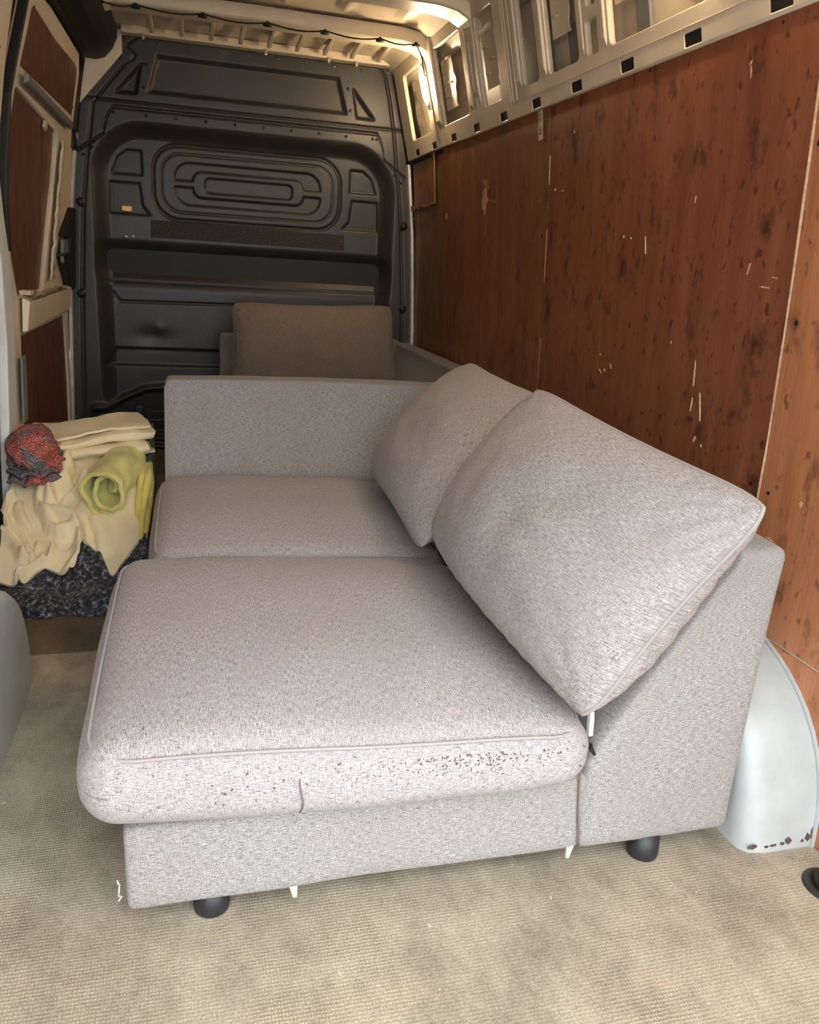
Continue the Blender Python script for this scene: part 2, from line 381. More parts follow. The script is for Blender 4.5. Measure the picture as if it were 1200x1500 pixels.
gouge(pB, -1.215, 1.350, .085, .125, 'raw_wood', .2, 3)
gouge(pB, -1.22, 1.405, .10, .03, 'torn_edge', .3, 5)
gouge(pB, -1.31, 1.335, .07, .016, 'torn_edge', .1, 6)
gouge(pB, -.69, 1.30, .02, .04, 'pale_scratch', 0, 7)
for i, (y, z, w, h, a) in enumerate(((-2.324, .812, .014, .018, 0), (-2.30, .806, .007, .05, -1.0), (-2.36, .83, .006, .03, -.6), (-2.29, .855, .012, .012, .5),
      (-2.777, .865, .008, .11, -.05), (-2.78, .79, .006, .07, .1), (-2.815, .795, .009, .13, -.22), (-2.81, .71, .01, .03, .4), (-2.84, .70, .008, .02, .2),
      (-2.862, 1.512, .009, .055, -.1), (-2.86, 1.53, .01, .02, .8), (-1.894, 1.342, .022, .014, .6), (-1.95, 1.335, .03, .006, .2), (-2.37, 1.19, .012, .014, 0), (-2.41, 1.185, .010, .010, 0), (-2.49, 1.165, .005, .09, -.2),
      (-2.93, 1.115, .006, .05, .3), (-2.99, 1.08, .08, .007, .05), (-3.02, 1.10, .05, .005, .15), (-2.02, 1.5, .03, .006, .9), (-2.66, .93, .008, .01, 0), (-2.70, 1.27, .006, .03, .2))):
    gouge(pC, y, z, w*.6, h*.62, 'pale_scratch', a, 20+i, off=.001, name='scratch')
for i, (y, z, w, h, a) in enumerate(((-3.13, .56, .03, .004, .1), (-3.16, .44, .05, .005, -.1), (-3.2, .66, .012, .014, .3))):
    gouge(pD, y, z, w, h, 'pale_scratch', a, 60+i, name='scratch')
def screw(parent, y, z): MB().lathe([(.0055, 0), (.0055, .001), (.003, .0018)], (XR(z), y, z), 8, 'x').build('screw', 'black_rubber', parent)
for y, z in ((-3.035, 1.35), (-3.035, 1.0), (-3.04, .66), (-2.95, 1.585), (-2.45, 1.59), (-1.88, 1.50), (-1.88, 1.0)): screw(pC, y, z)
for y, z in ((-3.09, 1.35), (-3.10, 1.015), (-3.10, .655)): screw(pD, y, z)
for y, z in ((-1.80, 1.2), (-1.80, .85), (-1.80, 1.5)): screw(pB, y, z)
# pale raw ply edge showing in the open joints
for y, za, zb in ((-3.0702, .62, 1.60), (-1.842, .60, .86), (-1.842, 1.05, 1.22), (-1.842, 1.36, 1.45)):
    pts = [(y-.0024, z) for z in np.linspace(za, zb, 9)]+[(y+.0024, z) for z in np.linspace(zb, za, 9)]
    MB().prism(pts, lambda p, t: (XR(p[1])+t, p[0], p[1]), -.0015, .006).build('panel_edge', 'pale_scratch', wr)
MB().box(.8935, .90, -4.36, 0.0, 0, .36).build('inner_skin', 'cream_paint', wr)

# --- upper pressed steel frame with openings
def rrect(y0, y1, z0, z1, r=.018, n=4, taper=0):
    pts = []
    for cy, cz, a0 in ((y1-r, z1-r, 0), (y0+r, z1-r, 90), (y0+r, z0+r, 180), (y1-r, z0+r, 270)):
        for k in range(n+1):
            a = math.radians(a0+90*k/n); pts.append((cy+r*math.cos(a), cz+r*math.sin(a)))
    return pts
def plate_with_holes(name, outer, holes, depth, mat, parent, mapf, bev=.004):
    cu = bpy.data.curves.new(name, 'CURVE'); cu.dimensions = '2D'; cu.fill_mode = 'BOTH'; cu.extrude = depth/2; cu.bevel_depth = bev; cu.bevel_resolution = 1
    for pts in [outer]+holes:
        sp = cu.splines.new('POLY'); sp.points.add(len(pts)-1); sp.use_cyclic_u = True
        for q, p in zip(sp.points, pts): q.co = (p[0], p[1], 0, 1)
    tmp = bpy.data.objects.new('tmp', cu); C.objects.link(tmp)
    dg = bpy.context.evaluated_depsgraph_get(); me = bpy.data.meshes.new_from_object(tmp.evaluated_get(dg))
    bpy.data.objects.remove(tmp); bpy.data.curves.remove(cu)
    for v in me.vertices: v.co = mapf(v.co.x, v.co.y, v.co.z)
    me.name = name
    bm = bmesh.new(); bm.from_mesh(me); bmesh.ops.remove_doubles(bm, verts=bm.verts, dist=1e-5); bmesh.ops.recalc_face_normals(bm, faces=bm.faces); bm.to_mesh(me); bm.free()
    me.materials.clear()
    return base_obj(name, me, mat, parent)
XU = lambda z: .826-(z-1.62)*.2535
OPEN = [(-.54, -.20, 1.672, 1.965), (-1.100, -.735, 1.672, 1.975), (-1.465, -1.262, 1.672, 1.975), (-1.80, -1.665, 1.675, 1.985), (-2.09, -1.870, 1.675, 1.985),
        (-2.73, -2.268, 1.675, 1.985), (-3.25, -2.90, 1.675, 1.985), (-3.75, -3.40, 1.675, 1.985)]
SLITS = [(-1.205, -1.172, 1.735, 1.915), (-1.23, -1.19, 1.678, 1.725), (-2.21, -2.135, 1.675, 1.768), (-2.21, -2.15, 1.790, 1.90)]
slots = [(-.254-.3*i-.036, -.254-.3*i+.036, 1.6005, 1.634) for i in range(14)]
plate_with_holes('side_frame', [(-4.36, 1.60), (-.05, 1.60), (-.05, 2.03), (-4.36, 2.03)],
                 [rrect(*o, r=.022) for o in OPEN]+[rrect(*o, r=.014) for o in SLITS]+[rrect(*s, r=.005, n=2) for s in slots], .012, 'cream_paint', wr,
                 lambda y, z, d: (XU(z)-.004+d, y, z))
# box section behind the lower rail, coloured black as the shade inside the slots
MB().prism([(.832, 1.58), (.90, 1.58), (.90, 1.66), (.824, 1.66)], lambda p, t: (p[0], t, p[1]), -4.36, -.05).build('rail_back', 'black_rubber', wr)
for y0, y1, z0, z1 in slots:  # black insert stands for the shade within each opening
    MB().prism([(y0+.004, z0), (y0+.004, z1-.003), (y0+.008, z1-.001), (y1-.004, z1-.001), (y1-.0005, z1-.005), (y1-.0005, z0)], lambda p, t: (XU(p[1])+t, p[0], p[1]), -.0125, .012).build('slot_shade', 'black_rubber', wr)
# raised pillar ribs between openings
for y0, y1, d in ((-.725, -.65, .012), (-1.160, -1.112, .008), (-1.258, -1.236, .008), (-1.660, -1.625, .010), (-1.866, -1.835, .012), (-2.130, -2.098, .007), (-2.263, -2.232, .010), (-2.86, -2.77, .012), (-3.36, -3.29, .012)):
    pts = [(y0, 0), (y0+.008, d), (y1-.008, d), (y1, 0)]
    v = []; f = []
    zz = (1.672, 1.70, 1.96, 2.02)
    for j, z in enumerate(zz):
        k = .15 if j == 0 else 1
        for p in pts: v.append((XU(z)-.010-p[1]*k, p[0], z))
    for j in range(3):
        for k in range(4): f.append((j*4+k, j*4+(k+1) % 4, (j+1)*4+(k+1) % 4, (j+1)*4+k))
    f += [(0, 1, 2, 3), (12, 15, 14, 13)]
    build('pillar_rib', v, f, 'cream_paint', wr, bevel=.006)
# long crease line along the rail and twin creases on the wide post
MB().prism([(0, 1.640), (.0035, 1.6425), (0, 1.645)], lambda p, t: (XU(p[1])-.0125-p[0], t, p[1]), -4.3, -1.55).build('rail_crease', 'cream_paint', wr)
for y in (-1.545, -1.565, -1.60):
    MB().prism([(y-.004, 0), (y, .005), (y+.004, 0)], lambda p, t: (XU(t)-.012-p[1], p[0], t), 1.65, 2.02).build('post_crease', 'cream_paint', wr)
# outer skin and stamped reinforcement plates seen through the openings
MB().prism([(.882, 1.60), (.768, 2.06), (.778, 2.06), (.892, 1.60)], lambda p, t: (p[0], t, p[1]), -4.38, -.02).build('outer_skin', 'cream_paint', wr)
def stamped(y0, y1, z0, z1, mat='cream_paint', dx=.012):
    """hanging plate with a wavy free edge and pressed dimples"""
    n = 18; rr = random.Random(int(-y0*100)); left = []; right = []
    for j in range(n+1):
        z = z0+(z1-z0)*j/n; t = j/n
        left.append((y1, z)); right.append((y0+.010*math.sin(t*9.0)+.006*math.sin(t*21), z))
    p = MB().prism(left+right[::-1], lambda p, t: (XU(p[1])+dx+t, p[0], p[1]), 0, .004).build('stamped_plate', mat, wr, bevel=.0012)
    for j in range(4):
        z = z0+(z1-z0)*(.10+.24*j); w = (y1-y0)*.4; ya = y1-.004-w if j % 2 == 0 else y0+.018
        MB().tube([(XU(z+.03)+dx-.001, ya, z+.03), (XU(z+.032)+dx-.001, ya+w, z+.034)], .004, 6).build('dimple', mat, p, smooth=True)
stamped(-.90, -.745, 1.735, 1.925); stamped(-1.395, -1.268, 1.735, 1.915); stamped(-2.005, -1.875, 1.775, 2.02); stamped(-2.40, -2.27, 1.775, 2.02)
for y0, y1 in ((-2.005, -1.935), (-2.40, -2.335), (-1.38, -1.33), (-1.76, -1.70)):
    MB().prism([(XU(1.66)+.035, 1.66), (XU(1.80)+.035, 1.80), (XU(1.80)+.045, 1.80), (XU(1.66)+.045, 1.66)] if y0 != -1.76 else [(XU(1.66)+.03, 1.66), (XU(2.02)+.03, 2.02), (XU(2.02)+.04, 2.02), (XU(1.66)+.04, 1.66)], lambda p, t: (p[0], t, p[1]), y0, y1).build('inner_stay', 'grey_paint', wr)
MB().prism([(-1.795, 1.62), (-1.735, 1.62), (-1.742, 1.75), (-1.728, 1.80), (-1.74, 2.02), (-1.795, 2.02)], lambda p, t: (XU(p[1])+.03+t, p[0], p[1]), 0, .012).build('inner_stay', 'grey_paint', wr, bevel=.003)
# crinkled foil in the opening beside the bulkhead
v = []; f = []; n = 14
for j in range(n+1):
    for i in range(5):
        z = 1.67+.26*j/n; y = -.23-.075*i/4-.03*(1-j/n)
        v.append((XU(z)+.02+.018*fbm(y*6, z, 3, 9)+.01*math.sin(i*2.1), y, z))
for j in range(n):
    for i in range(4): f.append((j*5+i, j*5+i+1, (j+1)*5+i+1, (j+1)*5+i))
fo = build('crinkled_foil', v, f, 'foil_tape', wr); s = fo.modifiers.new('thickness', 'SOLIDIFY'); s.thickness = .003

MB().box(.948, .956, YR, .14, -.06, 2.10).build('body_skin', 'white_paint', wr)
MB().box(.905, .95, -.04, .14, -.05, 2.06).build('front_post', 'cream_paint', wr)
# --- printed sticker
st = empty('sticker', (XR(1.55), -1.775, 1.505))
pts = [(-1.745, 1.505), (-1.745, 1.602), (-1.775, 1.602), (-1.781, 1.596), (-1.781, 1.505)]
MB().prism(pts, lambda p, t: (XR(p[1])-t, p[0], p[1]), .0022, .0030).build('paper', 'sticker_paper', st)
ink = MB(); rr = random.Random(8); z = 1.592
for row, (zc, w) in enumerate(((1.594, .012), (1.590, .010), (1.583, .022), (1.580, .018), (1.577, .022), (1.571, .020), (1.568, .022), (1.565, .018), (1.560, .014), (1.554, .006), (1.551, .006), (1.544, .016), (1.540, .014), (1.537, .016), (1.533, .014), (1.526, .026), (1.5235, .024))):
    y = -1.750
    while y > -1.750-w:
        q = .0012+.0018*rr.random()
        ink.prism([(y, zc-.0009), (y, zc+.0009), (y-q, zc+.0009), (y-q, zc-.0009)], lambda p, t: (XR(p[1])-t, p[0], p[1]), .0028, .0034); y -= q+.0007
ink.prism([(-1.769, 1.533), (-1.7725, 1.546), (-1.776, 1.533), (-1.7725, 1.529)], lambda p, t: (XR(p[1])-t, p[0], p[1]), .0028, .0034)
o = ink.build('print', 'sticker_ink', st); o['label'] = 'faded brown print with a small dark arrow'
tag(st, 'small cream paper sticker with print at the top of the red plywood', 'sticker')

# ------------------------------------------------------------------ wheel arches
def wheel_arch(name, side, label):
    yc, a, b_, h = -2.945, .478, .478, .375
    n = 28; xi, xo = .722, .887
    e = empty(name, (side*.8, yc, 0))
    prof = []
    for k in range(n+1):
        t = math.pi*k/n; prof.append((yc+a*math.copysign(abs(math.cos(t))**.85, math.cos(t)), h*abs(math.sin(t))**.80))
    # inner flank is domed inwards a little towards its foot
    v = []; f = []; rows = [(xo if side > 0 else .93, 1.0), (xi+.05, 1.0), (xi+.018, .985), (xi+.004, .955), (xi, .90)]
    for x, s in rows:
        for y, z in prof: v.append((side*x, yc+(y-yc)*s, z*s))
    m = n+1
    for r in range(len(rows)-1):
        for k in range(n): f.append((r*m+k, r*m+k+1, (r+1)*m+k+1, (r+1)*m+k))
    f.append(tuple((len(rows)-1)*m+k for k in range(m)))
    build('arch_shell', v, f, 'arch_paint', e, smooth=True)
    # welded flange against the body side
    fl_ = MB(); pts = [(y+(y-yc)*.022, z*1.025+.002) for y, z in prof]+[(y, z) for y, z in prof[::-1]]
    for k in range(n):
        a0, a1 = prof[k], prof[k+1]; o0 = (yc+(a0[0]-yc)*1.012, a0[1]*1.014); o1 = (yc+(a1[0]-yc)*1.012, a1[1]*1.014)
        fl_.add([(side*.880, *a0), (side*.880, *a1), (side*.880, *o1), (side*.880, *o0), (side*.889, *a0), (side*.889, *a1), (side*.889, *o1), (side*.889, *o0)],
                [(0, 1, 2, 3), (4, 7, 6, 5), (0, 4, 5, 1), (1, 5, 6, 2), (2, 6, 7, 3), (3, 7, 4, 0)])
    fl_.build('weld_flange', 'arch_paint', e)
    # scuffed rusty chips along the foot
    rr = random.Random(5)
    if side > 0:
        for x, w, hh in ((.742, .022, .010), (.775, .012, .005), (.79, .02, .006), (.812, .014, .008), (.825, .016, .016), (.872, .012, .02), (.882, .01, .03), (.86, .006, .008)):
            pts = [(x+w*.6*math.cos(t)*(.5+.5*rr.random()), .012+hh*(1+math.sin(t)*(.5+.5*rr.random()))*.6) for t in np.linspace(0, 2*math.pi, 9, endpoint=False)]
            def onarch(p, t):
                zz = max(p[1], .0); c = min(1, (zz/h)**(1/.80)); yy = yc-a*abs(math.sqrt(max(0, 1-c*c)))**.85
                return (side*p[0], yy-t, zz)
            MB().prism(pts, onarch, -.001, .0012).build('rust_chip', 'rust', e)
    tag(e, label, 'wheel arch', kind='structure')
wheel_arch('trim_1', 1, 'white painted wheel arch with rusty foot behind the sofa corner')
wheel_arch('trim_2', -1, 'white wheel arch cut off by the left edge of the photo')

# ------------------------------------------------------------------ bulkhead
wf = empty('wall_front', (0, 0, 0)); tag(wf, kind='structure')
def sd_rbox(x, z, cx, cz, hx, hz, r):
    qx = np.abs(x-cx)-hx+r; qz = np.abs(z-cz)-hz+r
    return np.hypot(np.maximum(qx, 0), np.maximum(qz, 0))+np.minimum(np.maximum(qx, qz), 0)-r
def sd_poly(x, z, P):
    d = np.full(x.shape, 1e9); ins = np.zeros(x.shape, bool)
    for (ax, az), (bx, bz) in zip(P, P[1:]+P[:1]):
        ex, ez = bx-ax, bz-az; t = np.clip(((x-ax)*ex+(z-az)*ez)/(ex*ex+ez*ez), 0, 1)
        d = np.minimum(d, np.hypot(x-ax-ex*t, z-az-ez*t))
        ins ^= ((az > z) != (bz > z)) & (x < (bx-ax)*(z-az)/(bz-az+1e-12)+ax)
    return np.where(ins, -d, d)
SEAM = [(-.90, 1.46), (-.83, 1.50), (-.70, 1.585), (-.685, 1.66), (-.655, 1.712), (.655, 1.712), (.685, 1.66), (.70, 1.585), (.83, 1.50), (.90, 1.46)]
def seam_z(x): return np.interp(x, [p[0] for p in SEAM], [p[1] for p in SEAM])
def depth(x, z):
    """relief of the moulded partition, positive towards the load space"""
    d = np.zeros_like(x); ax = np.abs(x)
    groove = lambda sd, w, a: -a*np.exp(-(sd/w)**2)
    inset = lambda sd, w, a: -a*sstep(w, -w, sd)
    low = z < seam_z(x)
    # lower moulding: wide arched recess
    s = sd_rbox(x, z, 0, .88, .775, .79, .26)
    rec = -.075*sstep(.0, -.085, s)
    chan = -.060*sstep(1.118, 1.02, z)*sstep(.86, 1.01, z)*sstep(.0, -.06, s)
    dl = .010+rec+chan
    up_ = z > 1.11
    big = sd_rbox(x, z, 0, 1.40, .480, .178, .125)
    g = groove(big, .0065, .012)
    g += groove(sd_rbox(x, z, 0, 1.40, .440, .140, .10), .0040, .007)
    cc = np.maximum(sd_rbox(x, z, 0, 1.40, .372, .100, .075), -sd_rbox(x, z, 0, 1.40, .285, .064, .045))
    bridge = np.minimum(np.maximum(np.abs(z-1.40)-.017, .27-ax), 9)
    cc = np.maximum(cc, -bridge)
    cc = np.maximum(cc, -1.0)
    g += inset(cc, .005, .014)+groove(cc, .004, .004)
    slot = sd_rbox(x, z, 0, 1.40, .222, .034, .022)
    g += inset(slot, .005, .012)+groove(slot, .004, .004)
    for sx in (-1, 1):
        X = x*sx
        q1 = sd_poly(X, z, [(.533, 1.425), (.535, 1.535), (.60, 1.535), (.645, 1.50), (.675, 1.425)])
        q2 = sd_poly(X, z, [(.500, 1.236), (.535, 1.275), (.548, 1.382), (.685, 1.382), (.690, 1.236)])
        g += inset(q1, .006, .012)+inset(q2, .006, .012)+groove(q1, .005, .004)+groove(q2, .005, .004)
    dl += np.where(up_, g, 0)
    p1 = sd_poly(x, z, [(-.745, .905), (.745, .905), (.715, .815), (-.665, .800)])
    lowg = groove(p1, .005, .009)
    p2 = sd_poly(x, z, [(-.745, .470), (-.695, .560), (.695, .560), (.745, .470)])
    lowg += inset(p2, .007, .022)
    dent = np.hypot((x+.50)/.09, (z-.62)/.05); lowg += -.012*np.exp(-dent**2)+.006*np.exp(-np.hypot((x+.47)/.03, (z-.665)/.03)**2)
    arc = np.interp(ax, [0, .42, .55, .66, .74, .83], [.345, .345, .335, .285, .245, .240])
    lowg += .020*np.exp(-((z-arc-.012)/.016)**2)*sstep(.84, .80, ax) - .045*sstep(arc, arc-.03, z)*sstep(.84, .79, ax)
    for cx in (-.59, .59):
        lowg += .040*sstep(.030, .020, np.abs(x-cx))*sstep(.262, .245, z)
    lou = (np.abs(x+.46) < .075) | (np.abs(x-.46) < .075)
    lowg += np.where(lou & (z < .25), .014*np.sin((z-.02)*2*math.pi/.045), 0)
    dl += np.where(z < 1.0, lowg, 0)
    # upper moulding
    du = np.zeros_like(x)
    pan = sd_poly(x, z, [(-.485, 1.800), (-.440, 1.957), (.440, 1.957), (.485, 1.800)])
    du += inset(pan, .011, .022)
    for sx in (-1, 1):
        t = sd_poly(x*sx, z, [(.520, 1.915), (.545, 1.785), (.635, 1.785)])
        du += inset(t, .009, .026)
    du += groove(z-1.745, .006, .006)
    zs = seam_z(x)
    d = np.where(low, dl, du)
    d += -.014*np.exp(-((z-zs-.006)/.006)**2)
    return d
LX = ([.0, .09, .83, 1.255, 1.50, 1.725, 1.735, 1.906, 1.925, 1.955, 1.985, 2.005, 2.028], [-.926, -.923, -.893, -.865, -.834, -.800, -.790, -.648, -.612, -.598, -.636, -.612, -.585])
RX = ([.0, .09, .83, 1.255, 1.50, 1.725, 1.90, 1.99, 2.028], [.926, .923, .897, .865, .834, .803, .766, .742, .715])
NX, NZ = 330, 400
zz = np.linspace(.002, 2.028, NZ); ss = np.linspace(0, 1, NX)
L = np.interp(zz, *LX); Rr = np.interp(zz, *RX)
X = L[:, None]+(Rr-L)[:, None]*ss[None, :]; Z = np.repeat(zz[:, None], NX, 1)
D = depth(X, Z)
edge = np.minimum(X-L[:, None], Rr[:, None]-X); D += -.010*np.exp(-((edge-.055)/.006)**2)
V = np.stack([X, -D, Z], -1).reshape(-1, 3)
def grid_part(name, rows, mat, lab=None):
    r0_, r1_ = rows; sub = V[r0_*NX:(r1_+1)*NX]
    nz = r1_-r0_
    F = []
    for j in range(nz):
        a = j*NX
        F += [(a+i, a+i+1, a+NX+i+1, a+NX+i) for i in range(NX-1)]
    o = build(name, sub, F, mat, wf, smooth=True, recalc=False)
    m = o.modifiers.new('thickness', 'SOLIDIFY'); m.thickness = .005; m.offset = -1
    if lab: o['label'] = lab
    return o
split = int(np.searchsorted(zz, 1.745))
grid_part('lower_moulding', (0, split), 'bulkhead_plastic', 'black ribbed plastic lower bulkhead panel')
grid_part('upper_moulding', (split, NZ-1), 'bulkhead_plastic', 'black plastic upper bulkhead panel with long recess and triangles')
# bolts
bm_ = MB().lathe([(.0075, -.002), (.0075, .002), (.005, .005), (.0015, .006)], (0, 0, 0), 8, 'y')
me_b = bpy.data.meshes.new('bolt'); me_b.from_pydata(bm_.v, [], bm_.f); me_b.materials.append(MATS['bolt_metal'])
me_k = bpy.data.meshes.new('bolt_dark'); me_k.from_pydata(bm_.v, [], bm_.f); me_k.materials.append(MATS['black_rubber'])
def bolt(x, z, me=me_b, name='bolt'):
    d = float(depth(np.array([x]), np.array([z]))[0]); o = bpy.data.objects.new(name, me); C.objects.link(o); o.parent = wf; o.location = (x, -d, z)
for i in range(10): bolt(-.575+i*1.275/9, 2.010)
for x in np.linspace(-.50, .63, 9): bolt(float(x), 1.690, me_k)
for s in (-1, 1):
    for x, z in ((.655, 1.69), (.672, 1.60), (.76, 1.525), (.80, 1.49), (.862, 1.36), (.875, 1.17), (.885, .96), (.893, .70), (.90, .56), (.903, .40), (.906, .2)): bolt(s*(x-.004), z, me_b if z < 1.4 else me_k)
    for x, z in ((.492, 1.915), (.508, 1.815)): bolt(s*x, z, me_k)
    for x, z in ((.822, 1.272), (.842, .834)):
        k = MB().lathe([(.027, -.03), (.027, .004), (.022, .012), (.010, .016), (.010, .020), (.004, .021)], (s*x, -.0, z), 16, 'y').build('knob', 'black_plastic', wf, smooth=True)
    MB().tube([(s*.800, .01, 1.27), (s*.803, .002, 1.22), (s*.818, .002, .90), (s*.822, .01, .85)], .010, 8).build('side_bead', 'black_plastic', wf, smooth=True)
    # white painted door-post edge beside the moulding
    lx = lambda z, s=s: s*(np.interp(z, [0, .09, .83, 1.255, 1.5, 1.60], [.917, .913, .884, .855, .826, .815]))
    pth = [(-.004, z) for z in np.linspace(.02, 1.58, 14)]
    v = []; f = []
    for _, z in pth: v += [(lx(z), -.050, z), (lx(z)+s*.014, -.050, z), (lx(z)+s*.014, .03, z), (lx(z), .03, z)]
    for j in range(len(pth)-1):
        for k in range(4): f.append((j*4+k, j*4+(k+1) % 4, (j+1)*4+(k+1) % 4, (j+1)*4+k))
    f += [(0, 1, 2, 3), (v.__len__()-1, v.__len__()-2, v.__len__()-3, v.__len__()-4)]
    build('post_edge', v, f, 'door_seal', wf)
band_ = MB().prism([(-.50, 1.128), (.512, 1.126), (.510, 1.206), (-.497, 1.214)], lambda p, t: (p[0], t, p[1]), .063, .069).build('rough_band', 'black_plastic', wf)
wfm, nt, b = newmat('glue_residue')
f_ = noise_n(nt, mapped(nt, 'Object', (60, 1, 160)), 1.0, 4, .7); r_ = ramp(nt, [(.5, srgb(46, 44, 40)), (.66, srgb(70, 68, 64)), (.76, srgb(128, 126, 118))]); lk(nt, f_, r_.inputs['Fac']); lk(nt, r_.outputs['Color'], b.inputs['Base Color']); b.inputs['Roughness'].default_value = .8
band_.data.materials[0] = wfm
MB().box(-.635, -.585, .050, .075, 1.246, 1.272).build('lit_hole_patch', 'lit_hole_yellow', wf, bevel=.002)  # patch standing for a small hole lit yellow, its light painted on
for x, z, w in ((-.10, .955, .05), (-.62, 1.125, .012), (-.585, 1.128, .014)):
    d = float(depth(np.array([x]), np.array([z]))[0])
    MB().prism([(x-w*.5, z), (x-w*.2, z+.006), (x+w*.4, z+.003), (x+w*.5, z-.004), (x, z-.003)], lambda p, t: (p[0], t, p[1]), -d+.002, -d-.002).build('scuff', 'door_seal', wf)
# unseen black sheet behind the bulkhead, so that no sky shows
MB().box(-.93, .93, .10, .14, -.05, 2.15).build('cab_backing', 'black_rubber', wf)

# ------------------------------------------------------------------ ceiling
ce = empty('ceiling', (0, -2.2, 2.05)); tag(ce, kind='structure')
def roof_z(x):
    ax = abs(x)
    if ax < .60: return 2.062+.006*(1-(ax/.6)**2)
    t = (ax-.60)/.16; return 2.062-.10*t**2.2
NXr, NYr = 70, 300; v = []; f = []
for j in range(NYr+1):
    y = YR+(.06-YR)*j/NYr
    for i in range(NXr+1):
        x = -.78+1.56*i/NXr; z = roof_z(x)
        # pressed ribs running fore and aft in each bay
        bay = (y+.09) % .58
        if .11 < bay < .50 and abs(x) < .62:
            q = abs(((x+.04) % .24)-.12); z += -.016*float(sstep(.030, .012, q))*float(sstep(.11, .17, bay)*sstep(.50, .44, bay))
        v.append((x, y, z))
for j in range(NYr):
    for i in range(NXr): f.append((j*(NXr+1)+i, (j+1)*(NXr+1)+i, (j+1)*(NXr+1)+i+1, j*(NXr+1)+i+1))
o = build('roof_skin', v, f, 'cream_paint', ce, smooth=True, recalc=False); s = o.modifiers.new('thickness', 'SOLIDIFY'); s.thickness = .004
MB().box(-.92, .92, YR, .14, 2.085, 2.13).build('roof_outer', 'white_paint', ce)
def roof_beam(y0, y1):
    """pressed hat-section bow, ends turned down into the posts"""
    path = [(-.745, 1.925), (-.715, 1.968), (-.67, 1.990), (-.60, 2.000), (0, 2.004), (.60, 2.000), (.67, 1.990), (.715, 1.968), (.745, 1.925)]
    if y1 > -.9: path = [(-.672, 1.978)]+path[3:]
    prof = [(y0, .055), (y0+.006, .006), (y0+.016, 0), (y1-.030, 0), (y1-.022, .010), (y1-.004, .010), (y1, .055)]
    v = []; f = []; n = len(prof)
    for i, (x, z) in enumerate(path):
        a = path[max(i-1, 0)]; b_ = path[min(i+1, len(path)-1)]; t = Vector((b_[0]-a[0], b_[1]-a[1])).normalized(); nn = (-t[1], t[0])
        for y, h in prof: v.append((x+nn[0]*h, y, z+nn[1]*h))
    for i in range(len(path)-1):
        for k in range(n): f.append((i*n+k, i*n+(k+1) % n, (i+1)*n+(k+1) % n, (i+1)*n+k))
    f += [tuple(range(n)), tuple((len(path)-1)*n+k for k in range(n-1, -1, -1))]
    return build('roof_beam', v, f, 'cream_paint', ce, bevel=.003)
b1 = roof_beam(-.69, -.52); roof_beam(-1.26, -1.09); roof_beam(-1.85, -1.68); roof_beam(-2.45, -2.28); roof_beam(-3.05, -2.88); roof_beam(-3.65, -3.48)
for i in range(11):                      # lightening slots along the bow's front lip
    x = -.50+i*.105; MB().prism([(x-.016, -.541), (x+.016, -.541), (x+.012, -.527), (x-.012, -.527)], lambda p, t: (p[0], p[1], t), 2.0085, 2.0135).build('slot', 'foil_tape', b1)
for i in range(9):                       # small stiffeners between bulkhead and first bow
    x = -.46+i*.135; MB().prism([(-.44, 2.064), (-.10, 2.050), (-.10, 2.030), (-.40, 2.045)], lambda p, t: (t, p[0], p[1]), x-.010, x+.010).build('stiffener', 'cream_paint', ce, bevel=.004)
MB().prism([(-.06, 2.030), (.02, 2.030), (.02, 2.06), (-.06, 2.065)], lambda p, t: (t, p[0], p[1]), -.60, .72).build('front_rail', 'cream_paint', ce, bevel=.004)
for x in (-.50, .07, .38, .52): MB().box(x-.006, x+.006, -.066, -.056, 2.008, 2.034).build('clip_tab', 'foil_tape', ce)

# ------------------------------------------------------------------ left wall with the sliding door
wl = empty('wall_left', (-.9, -3.0, 0)); tag(wl, kind='structure')
ply('plywood_panel', -4.36, -1.80, .352, 1.60, 'ply_mid', wl, side=-1, fn=XL, seed=11)
ply('plywood_strip', -2.44, -1.80, .004, .345, 'ply_mid', wl, side=-1, fn=XL, n=4, seed=12)
ply('plywood_strip', -4.36, -3.45, .004, .345, 'ply_mid', wl, side=-1, fn=XL, n=4, seed=13)
plate_with_holes('side_frame', [(-4.36, 1.60), (-1.72, 1.60), (-1.72, 2.03), (-4.36, 2.03)],
                 [rrect(*o_, r=.02) for o_ in ((-2.10, -1.86, 1.675, 1.98), (-2.7, -2.27, 1.675, 1.98), (-3.25, -2.9, 1.675, 1.98), (-3.75, -3.4, 1.675, 1.98))], .012, 'cream_paint', wl, lambda y, z, d: (-(XU(z)-.004+d), y, z))
MB().prism([(-.925, 1.58), (-.80, 2.06), (-.81, 2.06), (-.935, 1.58)], lambda p, t: (p[0], t, p[1]), -4.38, -1.7).build('outer_skin', 'cream_paint', wl)
MB().box(-.945, -.938, -4.36, -1.75, 0, 1.60).build('inner_skin', 'cream_paint', wl)
